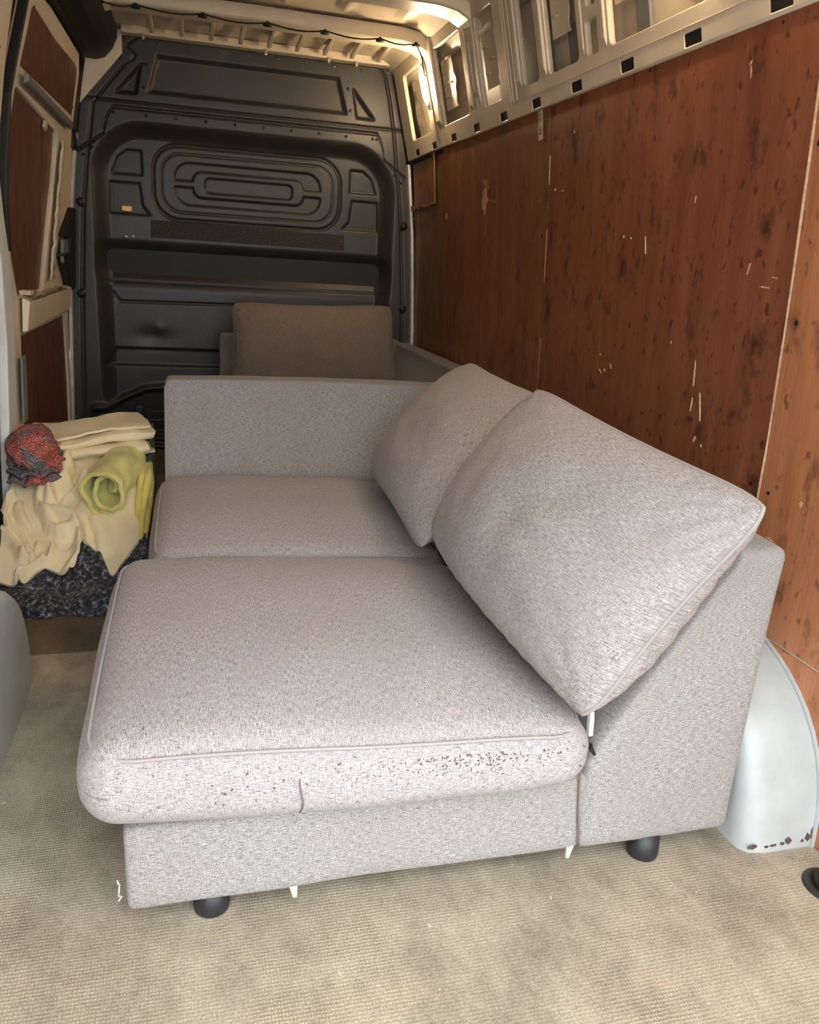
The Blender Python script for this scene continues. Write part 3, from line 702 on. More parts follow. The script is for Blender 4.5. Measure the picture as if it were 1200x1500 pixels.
# aperture post: white outer face low down, black seal
def post(name, ys, zs, w, mat, parent, off=0, th=.03, bev=.006):
    v = []; f = []
    for y, z in zip(ys, zs):
        x = -(XL(z)-off); v += [(x, y-w/2, z), (x, y+w/2, z), (x-th, y+w/2, z), (x-th, y-w/2, z)]
    n = len(ys)
    for j in range(n-1):
        for k in range(4): f.append((j*4+k, j*4+(k+1) % 4, (j+1)*4+(k+1) % 4, (j+1)*4+k))
    f += [(0, 1, 2, 3), tuple(4*n-1-k for k in range(4))]
    return build(name, v, f, mat, parent, bevel=bev)
post('door_post', (-1.62, -1.60, -1.565, -1.62, -1.70, -1.78), (.0, .40, .75, 1.02, 1.15, 1.30), .13, 'white_paint', wl, off=.012)
post('door_seal', (-1.565, -1.60, -1.60, -1.575, -1.53, -1.46), (1.04, 1.18, 1.30, 1.50, 1.62, 1.80), .022, 'black_rubber', wl, off=.018, th=.03)
post('post_inner', (-1.70, -1.71, -1.69, -1.66, -1.60), (1.25, 1.4, 1.6, 1.8, 2.0), .10, 'cream_paint', wl, off=.006)
# black trim of the door track along the roof edge, and the metal corner below it
MB().prism([(-.800, 1.922), (-.760, 1.910), (-.715, 1.908), (-.675, 1.922), (-.640, 1.962), (-.618, 2.010), (-.618, 2.056), (-.800, 2.056)], lambda p, t: (p[0], t, p[1]), -1.75, -.012).build('track_cover', 'black_rubber', wl, bevel=.012, seg=3)
MB().tube([(-.775, -1.40, 1.865), (-.768, -1.0, 1.905), (-.764, -.40, 1.915), (-.768, -.12, 1.890), (-.790, -.085, 1.80), (-.824, -.085, 1.6), (-.84, -.085, 1.5)], .013, 8).build('door_seal', 'black_rubber', wl, smooth=True)
MB().prism([(-.815, 1.70), (-.60, 1.95), (-.60, 2.05), (-.80, 2.05), (-.80, 1.80)], lambda p, t: (p[0], t, p[1]), -.012, .06).build('corner_panel', 'cream_paint', wl)

MB().box(-1.0, -.992, YR, .14, -.06, 2.10).build('body_skin', 'white_paint', wl)
MB().box(-.995, -.935, -.05, .14, -.05, 2.06).build('front_post', 'cream_paint', wl)
d1 = empty('door_1', (-.89, -.85, 0)); tag(d1, kind='structure')
PU = [(-1.423, 1.604), (-1.33, 1.80), (-1.29, 1.815), (-.80, 1.815), (-.30, 1.838), (-.185, 1.832), (-.16, 1.79), (-.166, 1.628)]
PW = [(-1.385, .885), (-1.49, 1.02), (-1.555, 1.18), (-1.53, 1.40), (-1.46, 1.535), (-1.43, 1.548), (-.53, 1.532), (-.545, 1.40), (-.575, 1.30), (-.72, 1.08), (-.84, .885)]
PL = [(-1.38, .02), (-1.365, .40), (-1.349, .754), (-.250, .750), (-.15, .40), (-.10, .02)]
plate_with_holes('door_frame', [(-1.50, .02), (-1.47, .80), (-1.57, 1.10), (-1.59, 1.30), (-1.54, 1.56), (-1.44, 1.80), (-1.40, 1.845), (-1.0, 1.875), (-.20, 1.885), (-.13, 1.82), (-.125, 1.60), (-.12, .80), (-.06, .02)],
                 [PU, PW, [(-1.378, .05)]+PL[1:5]+[(-.105, .05)]], .016, 'cream_paint', d1, lambda y, z, d: (-(XL(z)+.010+d), y, z), bev=.005)
def door_panel(P, mat, off):
    m = MB(); cy = sum(p[0] for p in P)/len(P); cz = sum(p[1] for p in P)/len(P)
    Q = []
    for a, b_ in zip(P, P[1:]+P[:1]):
        for k in range(4): Q.append((a[0]+(b_[0]-a[0])*k/4, a[1]+(b_[1]-a[1])*k/4))
    Q = [(cy+(p[0]-cy)*1.02, cz+(p[1]-cz)*1.02) for p in Q]
    # fan strips in z so that the sheet follows the curved side
    zs = sorted(set([round(q[1], 4) for q in Q])); rows = []
    for z in zs:
        z_ = min(max(z, zs[0]+1e-4), zs[-1]-1e-4)
        xs = []
        for a, b_ in zip(Q, Q[1:]+Q[:1]):
            if (a[1] <= z_ < b_[1]) or (b_[1] <= z_ < a[1]): xs.append(a[0]+(b_[0]-a[0])*(z_-a[1])/(b_[1]-a[1]))
        if len(xs) >= 2: rows.append((z, min(xs), max(xs)))
    v = []; f = []
    for z, y0, y1 in rows: v += [(-(XL(z)+off), y0, z), (-(XL(z)+off), y1, z), (-(XL(z)+off+.009), y1, z), (-(XL(z)+off+.009), y0, z)]
    n = len(rows)
    for j in range(n-1):
        for k in range(4): f.append((j*4+k, j*4+(k+1) % 4, (j+1)*4+(k+1) % 4, (j+1)*4+k))
    f += [(0, 1, 2, 3), tuple(4*n-1-k for k in range(4))]
    return build('plywood_panel', v, f, mat, d1)
pu = door_panel(PU, 'ply_door', .000); door_panel(PW, 'ply_door', .014); door_panel(PL, 'ply_door', .006)
for y, z in ((-1.33, 1.80), (-.60, 1.80), (-1.38, 1.625), (-1.0, 1.635), (-.62, 1.64), (-.25, 1.66)):
    MB().lathe([(.006, 0), (.004, .003), (.001, .004)], (-(XL(z)-.012), y, z), 8, 'x').build('screw', 'foil_tape', pu)
# rails of the door
MB().prism([(0, 1.556), (.016, 1.562), (.016, 1.585), (0, 1.592)], lambda p, t: (-(XL(p[1])-.018-p[0]), t, p[1]), -1.425, -.33).build('door_rail', 'grey_paint', d1, bevel=.004)
MB().prism([(.012, .765), (.030, .77), (.040, .875), (.012, .885)], lambda p, t: (-(XL(p[1])-p[0]), t, p[1]), -1.37, -.26).build('door_ledge', 'cream_paint', d1, bevel=.006)
v = []; f = []; nx_, ny_ = 5, 26
for i in range(ny_+1):
    for j in range(nx_+1):
        y = -1.36+.90*i/ny_; x = -.905+.055*j/nx_; v.append((x, y, .888+.008*fbm(x*3, y, 1, 14)-.010*(j/nx_)**2))
for i in range(ny_):
    for j in range(nx_): f.append((i*(nx_+1)+j, i*(nx_+1)+j+1, (i+1)*(nx_+1)+j+1, (i+1)*(nx_+1)+j))
o = build('ledge_film', v, f, 'foil_tape', d1, smooth=True); s = o.modifiers.new('thickness', 'SOLIDIFY'); s.thickness = .003
v = []; f = []
for i in range(25):
    for j in range(4):
        z = .93+.56*i/24; y = -.43-.09*j/3-.26*(1-i/24)**1.3; v.append((-(XL(z)-.018)-.008*fbm(y, z*3, 4, 12), y, z))
for i in range(24):
    for j in range(3): f.append((i*4+j, i*4+j+1, (i+1)*4+j+1, (i+1)*4+j))
o = build('foam_strip', v, f, 'cream_paint', d1, smooth=True); s = o.modifiers.new('thickness', 'SOLIDIFY'); s.thickness = .006
# latch cover and handle
MB().prism([(-.215, 1.235), (-.12, 1.235), (-.12, .86), (-.24, .86), (-.50, 1.015), (-.50, 1.035), (-.31, 1.03), (-.30, 1.10), (-.47, 1.10)], lambda p, t: (-(XL(p[1])-t), p[0], p[1]), .005, .04).build('latch_cover', 'black_rubber', d1, bevel=.005)
MB().prism([(-.50, .99), (-.36, .97), (-.35, 1.09), (-.50, 1.09)], lambda p, t: (-(XL(p[1])-t), p[0], p[1]), .02, .035).build('latch_grip', 'grey_paint', d1, bevel=.01)
MB().box(-.865, -.820, -.16, -.02, 1.50, 1.615).build('hinge_block', 'black_rubber', d1, bevel=.006)
MB().prism([(-1.46, .46), (-1.385, .46), (-1.38, .69), (-1.455, .69)], lambda p, t: (-(XL(p[1])-t), p[0], p[1]), .016, .024).build('slam_plate', 'grey_paint', d1, bevel=.004)
MB().prism([(-.84, 1.50), (-.81, 1.49), (-.80, 1.515), (-.835, 1.525)], lambda p, t: (-(XL(p[1])-t), p[0], p[1]), -.008, .004).build('paper_scrap', 'sticker_paper', d1)
MB().box(-.905, -.865, -1.28, -1.22, .889, .905).build('paper_scrap', 'sticker_paper', d1, bevel=.002)
MB().prism([(-.975, 0), (-.965, 0), (-.962, .6), (-.945, .9), (-.885, 1.6), (-.79, 2.06), (-.80, 2.06), (-.895, 1.6), (-.955, .9), (-.972, .6)], lambda p, t: (p[0], t, p[1]), -1.8, .0).build('door_skin', 'cream_paint', d1)

# ------------------------------------------------------------------ work light and its cable
def strip_light(yc, label):
    e = empty('strip_light', (XU(1.85)-.03, yc, 1.765))
    pt = lambda z, d=0: (XU(z)-.028-d, yc+.005-.10*(1.93-z), z)
    MB().tube([pt(1.945), pt(1.755)], .010, 8).build('light_housing', 'cream_paint', e, smooth=True)
    MB().tube([pt(1.925, .012), pt(1.89, .014), pt(1.81, .014), pt(1.775, .012)], [.004, .010, .010, .004], 10).build('light_tube', 'lamp_glow', e, smooth=True)
    tag(e, label, 'lamp', 'strip lights on the right wall posts')
strip_light(-.61, 'lit warm strip light fixed to the cream post beside the bulkhead')
strip_light(-2.81, 'lit warm strip light on the cream post above the red plywood panel')
cb = empty('light_cable', (0, -.69, 2.0))
cp = []; clipx = [-.64, -.50, -.24, .02, .26, .50, .66]
for a, b_ in zip(clipx, clipx[1:]):
    for k in range(6):
        t = k/6; sag = .014*math.sin(math.pi*t); cp.append((a+(b_-a)*t, -.698-.004*math.sin(5*t), 1.996-sag))
loop = [(.66, -.70, 1.99), (.685, -.70, 1.95), (.70, -.69, 1.905), (.715, -.67, 1.88), (.73, -.66, 1.90), (.735, -.71, 1.93), (.745, -.735, 1.955), (.74, -.72, 1.985)]
MB().tube(cp+loop[:1], .0035, 6).build('wire', 'black_rubber', cb, smooth=True)
cv = []
for i in range(len(loop)-1):
    p0, p1, p2, p3 = (np.array(loop[max(0, min(len(loop)-1, i+q))]) for q in (-1, 0, 1, 2))
    for k in range(5):
        t = k/5; cv.append(.5*((2*p1)+(-p0+p2)*t+(2*p0-5*p1+4*p2-p3)*t*t+(-p0+3*p1-3*p2+p3)*t**3))
MB().tube(cv+[np.array(loop[-1])], .003, 6).build('wire', 'black_rubber', cb, smooth=True)
for x in clipx: MB().lathe([(.020, 0), (.018, .006), (.008, .009), (.007, .016)], (x, -.694, 1.985), 10).build('cable_clip', 'black_rubber', cb, smooth=True)
tag(cb, 'thin black cable clipped along the first roof beam', 'cable')

# ------------------------------------------------------------------ upholstery builders
def rounded_box(name, x0, x1, y0, y1, z0, z1, r, mat, parent=None, n=(26, 26, 10), deform=None, swap_top=True, lump=.002, seed=0):
    hx, hy, hz = (x1-x0)/2, (y1-y0)/2, (z1-z0)/2; c = np.array([(x0+x1)/2, (y0+y1)/2, (z0+z1)/2]); h = np.array([hx, hy, hz])
    def ax(m, half):
        t = np.linspace(-1, 1, m+1); k = r/half*1.2
        # cluster samples near the ends
        return np.sign(t)*(1-(1-np.abs(t))**(1.6 if k < .6 else 1.0))
    A = [ax(n[i], h[i]) for i in range(3)]
    key = {}; verts = []; faces = []; uvs = []
    def vid(i, j, k):
        if (i, j, k) in key: return key[(i, j, k)]
        p = np.array([A[0][i], A[1][j], A[2][k]])*h; q = np.clip(p, -(h-r), h-r); d = p-q; L_ = np.linalg.norm(d)
        if L_ > 1e-9: p = q+d/L_*r*min(1.0, L_/r if L_ < r else 1.0)
        p = p+c; key[(i, j, k)] = len(verts); verts.append(p); return key[(i, j, k)]
    nx, ny, nz = n
    raw = []
    def quad(ids, fid):
        faces.append([vid(*t) for t in ids]); raw.append(([(A[0][t[0]]*hx, A[1][t[1]]*hy, A[2][t[2]]*hz) for t in ids], fid))
    for i in range(nx):
        for j in range(ny):
            quad([(i, j, 0), (i, j+1, 0), (i+1, j+1, 0), (i+1, j, 0)], 'z'); quad([(i, j, nz), (i+1, j, nz), (i+1, j+1, nz), (i, j+1, nz)], 'z')
    for i in range(nx):
        for k in range(nz):
            quad([(i, 0, k), (i+1, 0, k), (i+1, 0, k+1), (i, 0, k+1)], 'y'); quad([(i, ny, k), (i, ny, k+1), (i+1, ny, k+1), (i+1, ny, k)], 'y')
    for j in range(ny):
        for k in range(nz):
            quad([(0, j, k), (0, j, k+1), (0, j+1, k+1), (0, j+1, k)], 'x'); quad([(nx, j, k), (nx, j+1, k), (nx, j+1, k+1), (nx, j, k+1)], 'x')
    for ps, fid in raw:
        if fid == 'z': uvs.append([(p[1], p[0]+seed) if swap_top else (p[0]+seed, p[1]) for p in ps])
        elif fid == 'y': uvs.append([(p[0]+seed, p[2]) for p in ps])
        else: uvs.append([(p[1]+seed, p[2]) for p in ps])
    verts = np.array(verts)
    if deform is not None: verts = np.array([deform(v, (v-c)/h) for v in verts])
    if lump: verts = verts+np.array([[fbm(v[0]+seed, v[1], v[2], 5.5)*lump, fbm(v[0], v[1]+seed+9, v[2], 5.5)*lump, fbm(v[0], v[1], v[2]+seed+5, 5.5)*lump] for v in verts])
    return build(name, verts, faces, mat, parent, smooth=True, uvs=uvs)
def back_front(z): return float(np.interp(z, [0, .25, .62, .66], [0, 0, 1, 1]))

# ------------------------------------------------------------------ the near sofa
SX0, SXB, SX1 = -.437, .365, .698      # seat front, foot of the backrest, back of the sofa
SY0, SYA, SY1 = -3.395, -1.80, -1.50   # near end, foot of the arm, far end
sf = empty('sofa', (.13, -2.45, 0))
rounded_box('base', SX0, SXB+.01, SY0, SYA+.05, .048, .208, .014, 'sofa_fabric', sf, n=(24, 40, 8), lump=.003, seed=1)
def back_def(v, q):
    z = v[2]; k = back_front(z); xf = SXB+(.602-SXB)*k
    t = (v[0]-SXB)/(SX1-SXB); x = xf+(SX1-xf)*t
    return np.array([x-.004*math.sin(6*v[1])*k, v[1], z+.008*(1-abs(q[1])**4)*max(0, q[2])])
bk = rounded_box('backrest', SXB, SX1, SY0-.003, SY1+.05, .045, .640, .020, 'sofa_fabric', sf, n=(12, 50, 24), deform=back_def, lump=.003, seed=2)
def arm_def(v, q):
    z = v[2]; k = back_front(z); yf = SYA+(-1.625-SYA)*k
    t = (v[1]-SYA)/(SY1-SYA); y = yf+(SY1-yf)*t
    return np.array([v[0], y, z+.006*(1-q[0]**2)*max(0, q[2])-.004*max(0, q[0])*max(0, q[2])])
am = rounded_box('armrest', -.405, .62, SYA, SY1, .045, .648, .020, 'sofa_fabric', sf, n=(40, 12, 24), deform=arm_def, lump=.003, seed=3)
# piping down the arm's front edge, seam at the back's foot
MB().tube([(-.402, SYA+.004+(-1.625-SYA)*back_front(z), z) for z in np.linspace(.10, .62, 16)]+[(-.395, -1.615, .638)], .0045, 6).build('piping', 'sofa_fabric', am, smooth=True)
MB().tube([(SXB+.006-.022*math.sin((z-.05)*7), SY0-.003, z) for z in np.linspace(.052, .245, 10)], .0022, 5).build('seam', 'stitch', bk, smooth=True)
for x, y in ((-.30, -3.355), (.525, -3.375), (-.30, -1.62), (.56, -1.56)):
    MB().lathe([(.026, 0), (.030, .003), (.031, .010), (.029, .055)], (x, y, 0), 20).build('leg', 'leg_plastic', sf, smooth=True)
for x, s in ((-.165, 1), (.355, -1)):
    MB().prism([(x-.007, .055), (x+.008, .055), (x+.003*s+.004, .028), (x+.003*s-.003, .029)], lambda p, t: (p[0], t, p[1]), -3.392, -3.386).build('plastic_tab', 'clear_plastic', sf)
MB().prism([(.362, .290), (.370, .291), (.368, .325), (.364, .352), (.358, .350)], lambda p, t: (p[0], t, p[1]), -3.39, -3.38).build('lining', 'white_paint', sf)
MB().prism([(.364, .282), (.375, .258), (.371, .256), (.360, .270)], lambda p, t: (p[0], t, p[1]), -3.402, -3.396).build('zip_end', 'black_rubber', sf)
rr = random.Random(2)
MB().tube([(SX0-.004-.006*rr.random(), SY0+.004-.006*rr.random(), .075+.005*k) for k in range(9)], .0018, 5).build('loose_thread', 'clear_plastic', sf, smooth=True)
tag(sf, 'light grey fabric two seat sofa with sloped back along plywood wall', 'sofa')

def seat(name, x0, x1, y0, y1, z0, z1, crown, tilt, seed, label, r=.055):
    cx, cy = (x0+x1)/2, (y0+y1)/2
    def df(v, q):
        x, y, z = v; ux, uy, uz = q
        bow = (1-min(1, abs(ux))**3)*(1-min(1, abs(uy))**3)
        if uz > 0: z += crown*bow*min(1, uz*1.2)
        else: z += 0
        x += .012*ux*(1-uz*uz)*(1-abs(uy)**4); y += .012*uy*(1-uz*uz)*(1-abs(ux)**4)
        z += tilt*.5*(max(0, -ux)-max(0, ux)*(uz+1)/2)
        # pulled-in corners, slack cover
        k = (abs(ux)*abs(uy))**6; z -= .012*k*(1 if uz > 0 else -1)
        z += .004*fbm(x, y, seed, 4.2)*(1 if uz > 0 else 0)
        return np.array([x, y, z])
    e = empty(name, (cx, cy, z0))
    c_ = rounded_box('cover', x0, x1, y0, y1, z0, z1, r, 'cushion_fabric', e, n=(44, 44, 14), deform=df, lump=.004, seed=seed)
    return e, df
def seam_loop(parent, df, x0, x1, y0, y1, z0, z1, r, rad=.0030, zf=.62, mat='stitch', inset=.010):
    """raised seam round the top edge of a cushion"""
    cx, cy, cz = (x0+x1)/2, (y0+y1)/2, (z0+z1)/2; h = np.array([(x1-x0)/2, (y1-y0)/2, (z1-z0)/2]); pts = []
    R = .075; q = r*(1-math.cos(math.radians(45)))
    hx, hy = h[0]-q+.003, h[1]-q+.003; z = z1-q+.003
    for ax_, ay_, a0 in ((1, 1, 0), (-1, 1, 90), (-1, -1, 180), (1, -1, 270)):
        for k in range(7):
            a = math.radians(a0+15*k); pts.append((cx+ax_*(hx-R)+R*math.cos(a), cy+ay_*(hy-R)+R*math.sin(a)))
    dense = []
    for a, b_ in zip(pts, pts[1:]+pts[:1]):
        m = max(1, int(math.hypot(a[0]-b_[0], a[1]-b_[1])/.03))
        for k in range(m): dense.append((a[0]+(b_[0]-a[0])*k/m, a[1]+(b_[1]-a[1])*k/m))
    P = [df(np.array([x, y, z]), (np.array([x, y, z])-np.array([cx, cy, cz]))/h) for x, y in dense]
    MB().tube([tuple(p) for p in P+P[:1]], rad, 6, cap=False).build('piping', mat, parent, smooth=True)
A1 = (-.492, .356, -3.440, -2.585, .207, .352)
e, df = seat('seat_cushion', *A1, .046, .040, 3, ''); seam_loop(e, df, *A1, .055, mat='cushion_fabric')
tag(e, 'wide pilled grey seat cushion at the near end, closest to the viewer', 'cushion', 'grey seat cushions')
MB().tube([(-.163+.003*math.sin(k), -3.4545+.016*(abs(k-3.2)/3.2)**2.2, .238+.0135*k) for k in range(7)], .0014, 5).build('seam', 'stitch', e, smooth=True)
pil = MB(); rr = random.Random(21)
for k in range(260):
    x = rr.gauss(.07, .11) if k < 200 else rr.uniform(-.40, .34); z = .322-abs(rr.gauss(0, .018)) if k < 200 else rr.uniform(.25, .33)
    if not -.45 < x < .33: continue
    ux = (x+.068)/.424; uz = (z-.2795)/.0725; q = max(0, abs(uz*.0725)-.0175); yy = -3.440+.055-math.sqrt(max(0, .055**2-q*q))+.012*-(1-uz*uz)*(1-abs(ux)**4)
    zz_ = z+.040*.5*(max(0, -ux)-max(0, ux)*(uz+1)/2); a = rr.random()*3; w = rr.uniform(.0004, .0009); l = w*rr.choice((1, 1.5, 3, 4))
    pil.prism([(x+l*math.cos(a), zz_+l*math.sin(a)), (x-w*math.sin(a), zz_+w*math.cos(a)), (x-l*math.cos(a), zz_-l*math.sin(a)), (x+w*math.sin(a), zz_-w*math.cos(a))], lambda p, t: (p[0], t, p[1]), yy-.0020, yy+.004)
o = pil.build('pilling', 'dark_pill', e); o['kind'] = 'stuff'; o['label'] = 'dark bobbles of worn fabric along the front seam'
A2 = (-.425, .356, -2.562, -1.770, .207, .345)
e, df = seat('seat_cushion', *A2, .036, .020, 6, ''); seam_loop(e, df, *A2, .055, mat='cushion_fabric')
tag(e, 'flat brownish grey seat cushion in front of the sofa arm', 'cushion', 'grey seat cushions')

def pillow(name, A, B, Cc, Dd, T, mat, label, seed=0, n=46, pinch=.045, wr_=.006, toward=(-1, -1, .5), group=None, sag=.0, pipe=True, uv_rot=False):
    """A-B bottom edge, D-C top edge"""
    A, B, Cc, Dd = (np.array(p, float) for p in (A, B, Cc, Dd))
    nrm = np.cross(B-A, Dd-A); nrm /= np.linalg.norm(nrm)
    if nrm.dot(np.array(toward)) < 0: nrm = -nrm
    tt = np.sin(np.linspace(-1, 1, n+1)*math.pi/2)
    lu, lv = np.linalg.norm(B-A), np.linalg.norm(Dd-A)
    def mid(s, t):
        s2 = s*(1-pinch*(1-t*t)*abs(s)**2)*(1.02-.055*abs(t)**9); t2 = t*(1-pinch*(1-s*s)*abs(t)**2)*(1.02-.055*abs(s)**9)
        a, b_ = (s2+1)/2, (t2+1)/2
        return A*(1-a)*(1-b_)+B*a*(1-b_)+Cc*a*b_+Dd*(1-a)*b_
    verts = []; idx = {}; faces = []; uvs = []
    for lay in (0, 1):
        for j in range(n+1):
            for i in range(n+1):
                edge_ = i in (0, n) or j in (0, n)
                if lay == 1 and edge_: idx[(1, i, j)] = idx[(0, i, j)]; continue
                s, t = tt[i], tt[j]; tb = t+sag*(1-t*t)
                prof = ((1-s**2)**.42)*((1-t**2)**.42)
                # corners stay thin
                prof *= 1-.35*(abs(s)*abs(t))**2
                w = fbm(s*1.6+seed, t*1.6, lay*7, 1.3)*.10+fbm(s*3+seed, t*3, lay*5, 1.9)*.05
                h_ = T/2*prof*(1+w)*(1+sag*-t)
                # creases radiating from corners and gathered edges
                cr = 0
                for cs, ct in ((-1, -1), (1, -1), (1, 1), (-1, 1)):
                    ds, dt = (s-cs)*lu, (t-ct)*lv; rad = math.hypot(ds, dt); an = math.atan2(dt*-ct, ds*-cs)
                    cr += math.sin(an*16+seed+cs)*math.exp(-(rad/.20)**2)
                cr += .6*math.sin(s*lu*60+seed+3*t)*math.exp(-((1-abs(t))*lv/.05)**1)+.6*math.sin(t*lv*55+seed*2+3*s)*math.exp(-((1-abs(s))*lu/.05)**1)
                h_ += wr_*cr*min(1, prof*2.2)
                sgn = 1 if lay == 0 else -1
                idx[(lay, i, j)] = len(verts); verts.append(mid(s, t)+nrm*h_*sgn)
    for lay in (0, 1):
        for j in range(n):
            for i in range(n):
                q = [(i, j), (i+1, j), (i+1, j+1), (i, j+1)]
                if lay: q = q[::-1]
                faces.append([idx[(lay, a, b_)] for a, b_ in q])
                uvs.append([((tt[a]*lu/2+seed, tt[b_]*lv/2) if not uv_rot else (tt[b_]*lv/2+seed, tt[a]*lu/2)) for a, b_ in q])
    e = empty(name, tuple((A+B)/2))
    o = build('cover', verts, faces, mat, e, smooth=True, uvs=uvs)
    if pipe:
        pts = [verts[idx[(0, i, 0)]] for i in range(0, n, 2)]+[verts[idx[(0, n, j)]] for j in range(0, n, 2)]+[verts[idx[(0, i, n)]] for i in range(n, 0, -2)]+[verts[idx[(0, 0, j)]] for j in range(n, -1, -2)]
        MB().tube([tuple(p) for p in pts], .0042, 6, cap=False).build('piping', mat, e, smooth=True)
    tag(e, label, 'cushion', group)
    return e
pillow('back_cushion', (.285, -2.66, .405), (.310, -3.455, .365), (.530, -3.535, .765), (.460, -2.78, .825), .30, 'pillow_fabric',
       'large plump grey back cushion leaning at the near end of the sofa', seed=2, group='loose grey back cushions', sag=.22, wr_=.012)
pillow('back_cushion', (.225, -2.72, .405), (.265, -1.93, .405), (.625, -1.83, .765), (.560, -2.60, .770), .23, 'pillow_fabric',
       'flatter grey back cushion tucked between the sofa arm and the larger cushion', seed=5, group='loose grey back cushions', sag=.10, wr_=.004)

# ------------------------------------------------------------------ far sofa unit against the bulkhead
fs = empty('sofa', (.35, -.75, 0))
FX0, FX1 = -.168, .868
rounded_box('base', FX0, .60, -1.30, -.12, .048, .235, .014, 'far_fabric', fs, n=(16, 20, 6), seed=8)
def fback_def(v, q):
    k = back_front(v[2]); xf = .56+(.775-.56)*k; t = (v[0]-.56)/(FX1-.56); return np.array([xf+(FX1-xf)*t, v[1], v[2]])
rounded_box('backrest', .56, FX1, -1.30, -.075, .045, .658, .02, 'far_fabric', fs, n=(10, 24, 16), deform=fback_def, seed=9)
def farm_def(v, q):
    k = back_front(v[2]); yf = -.38+.205*k; t = (v[1]+.38)/(.305); return np.array([v[0], yf+(-.075-yf)*t, v[2]])
rounded_box('armrest', FX0, .80, -.38, -.075, .045, .675, .02, 'far_fabric', fs, n=(24, 10, 16), deform=farm_def, seed=10)
rounded_box('seat_pad', FX0-.01, .575, -1.29, -.36, .215, .350, .045, 'far_fabric', fs, n=(20, 20, 8), seed=11)
for x, y in ((-.10, -1.25), (.80, -1.25), (-.10, -.13), (.80, -.13)):
    MB().lathe([(.026, 0), (.030, .003), (.031, .010), (.029, .055)], (x, y, 0), 16).build('leg', 'leg_plastic', fs, smooth=True)
tag(fs, 'darker grey sofa unit against the bulkhead, mostly hidden behind the arm', 'sofa')
pillow('back_cushion', (-.135, -.52, .395), (.735, -.52, .385), (.690, -.36, .865), (-.110, -.36, .845), .22, 'brown_fabric',
       'brown grey back cushion standing in front of the black bulkhead', seed=9, toward=(0, -1, 0), wr_=.014, pinch=.06)

# ------------------------------------------------------------------ floor ring
lr = empty('lashing_ring', (.838, -3.53, 0))
MB().lathe([(.050, .0005), (.050, .003), (.044, .007), (.037, .0075), (.033, .004), (.030, .002), (.0, .002)], (.838, -3.53, 0), 28).build('cup', 'black_plastic', lr, smooth=True)
MB().tube([(.838+.026*math.cos(a), -3.53+.026*math.sin(a), .010+.003*math.sin(a)) for a in np.linspace(0, 2*math.pi, 25)], .0055, 8, cap=False).build('ring', 'black_rubber', lr, smooth=True)
MB().lathe([(.010, .003), (.010, .008), (.004, .010)], (.838, -3.53, 0), 8).build('bolt_head', 'rust', lr)
tag(lr, 'round black lashing ring sunk in the floor at the right edge', 'lashing ring')

# crumbs and splinters on the floor
rr = random.Random(11); cm = MB()
for k in range(46):
    x, y = rr.uniform(-.70, -.48), rr.uniform(-3.5, -2.15)
    if k > 26: x, y = rr.uniform(-.6, .8), rr.uniform(-3.72, -3.45)
    s = rr.uniform(.0008, .0020); a = rr.random()*6; l = s*rr.choice((1, 1, 1, 3))
    pts = [(x+l*math.cos(a), y+l*math.sin(a)), (x-s*math.sin(a), y+s*math.cos(a)), (x-l*math.cos(a), y-l*math.sin(a)), (x+s*math.sin(a), y-s*math.cos(a))]
    cm.prism(pts, lambda p, t: (p[0], p[1], t), 0, s*.8)
o = cm.build('floor_crumbs', 'crumb'); tag(o, 'pale crumbs and splinters scattered on the worn floor', 'debris', kind='stuff')
MB().prism([(-.655, -2.64), (-.648, -2.638), (-.645, -2.70), (-.652, -2.702)], lambda p, t: (p[0], p[1], t), 0, .003)
# ------------------------------------------------------------------ heap of blankets between the sofa and the side door
HY = ((-2.2, -2.12, -2.0, -1.85, -1.7, -1.5, -1.3, -1.1, -.95), (-.02, .02, .12, .22, .305, .385, .42, .40, .2))
def HEAP(y): return np.interp(y, *HY)
def signed(x, y, P):
    """distance to a polyline and its side"""
    best = np.full(x.shape, 1e9); sg = np.zeros(x.shape)
    for (ax_, ay_), (bx_, by_) in zip(P, P[1:]):
        ex, ey = bx_-ax_, by_-ay_; t = np.clip(((x-ax_)*ex+(y-ay_)*ey)/(ex*ex+ey*ey), 0, 1)
        dx, dy = x-ax_-ex*t, y-ay_-ey*t; d = np.hypot(dx, dy); m = d < best
        best = np.where(m, d, best); sg = np.where(m, np.sign(ex*dy-ey*dx), sg)
    return best, sg
def ridge(x, y, P, a, w, side=1, val=.55):
    d, s_ = signed(x, y, P)
    z = a*np.exp(-(d/w)**2)
    return z-val*a*np.exp(-((d-1.7*w)/(.75*w))**2)*(s_ == side)
def nz(x, y, sc, sd): return np.array([[noise.noise(Vector((a*sc+sd, b_*sc, sd))) for a, b_ in zip(r, q)] for r, q in zip(x, y)])
def sheet(name, part, X, Y, Z, mat, th, label, cat, group, solid=False):
    ny, nx = X.shape; V_ = np.stack([X, Y, Z], -1).reshape(-1, 3)
    F = [(j*nx+i, j*nx+i+1, (j+1)*nx+i+1, (j+1)*nx+i) for j in range(ny-1) for i in range(nx-1)]
    o = build(name, V_, F, mat, None, smooth=True, recalc=False)
    m = o.modifiers.new('thickness', 'SOLIDIFY'); m.thickness = th; m.offset = -1; m.use_rim = True
    b_ = o.modifiers.new('soft_hem', 'BEVEL'); b_.width = th*.4; b_.segments = 2; b_.limit_method = 'ANGLE'; b_.angle_limit = math.radians(50)
    tag(o, label, cat, group); return o
GB = 'blankets heaped beside the sofa'
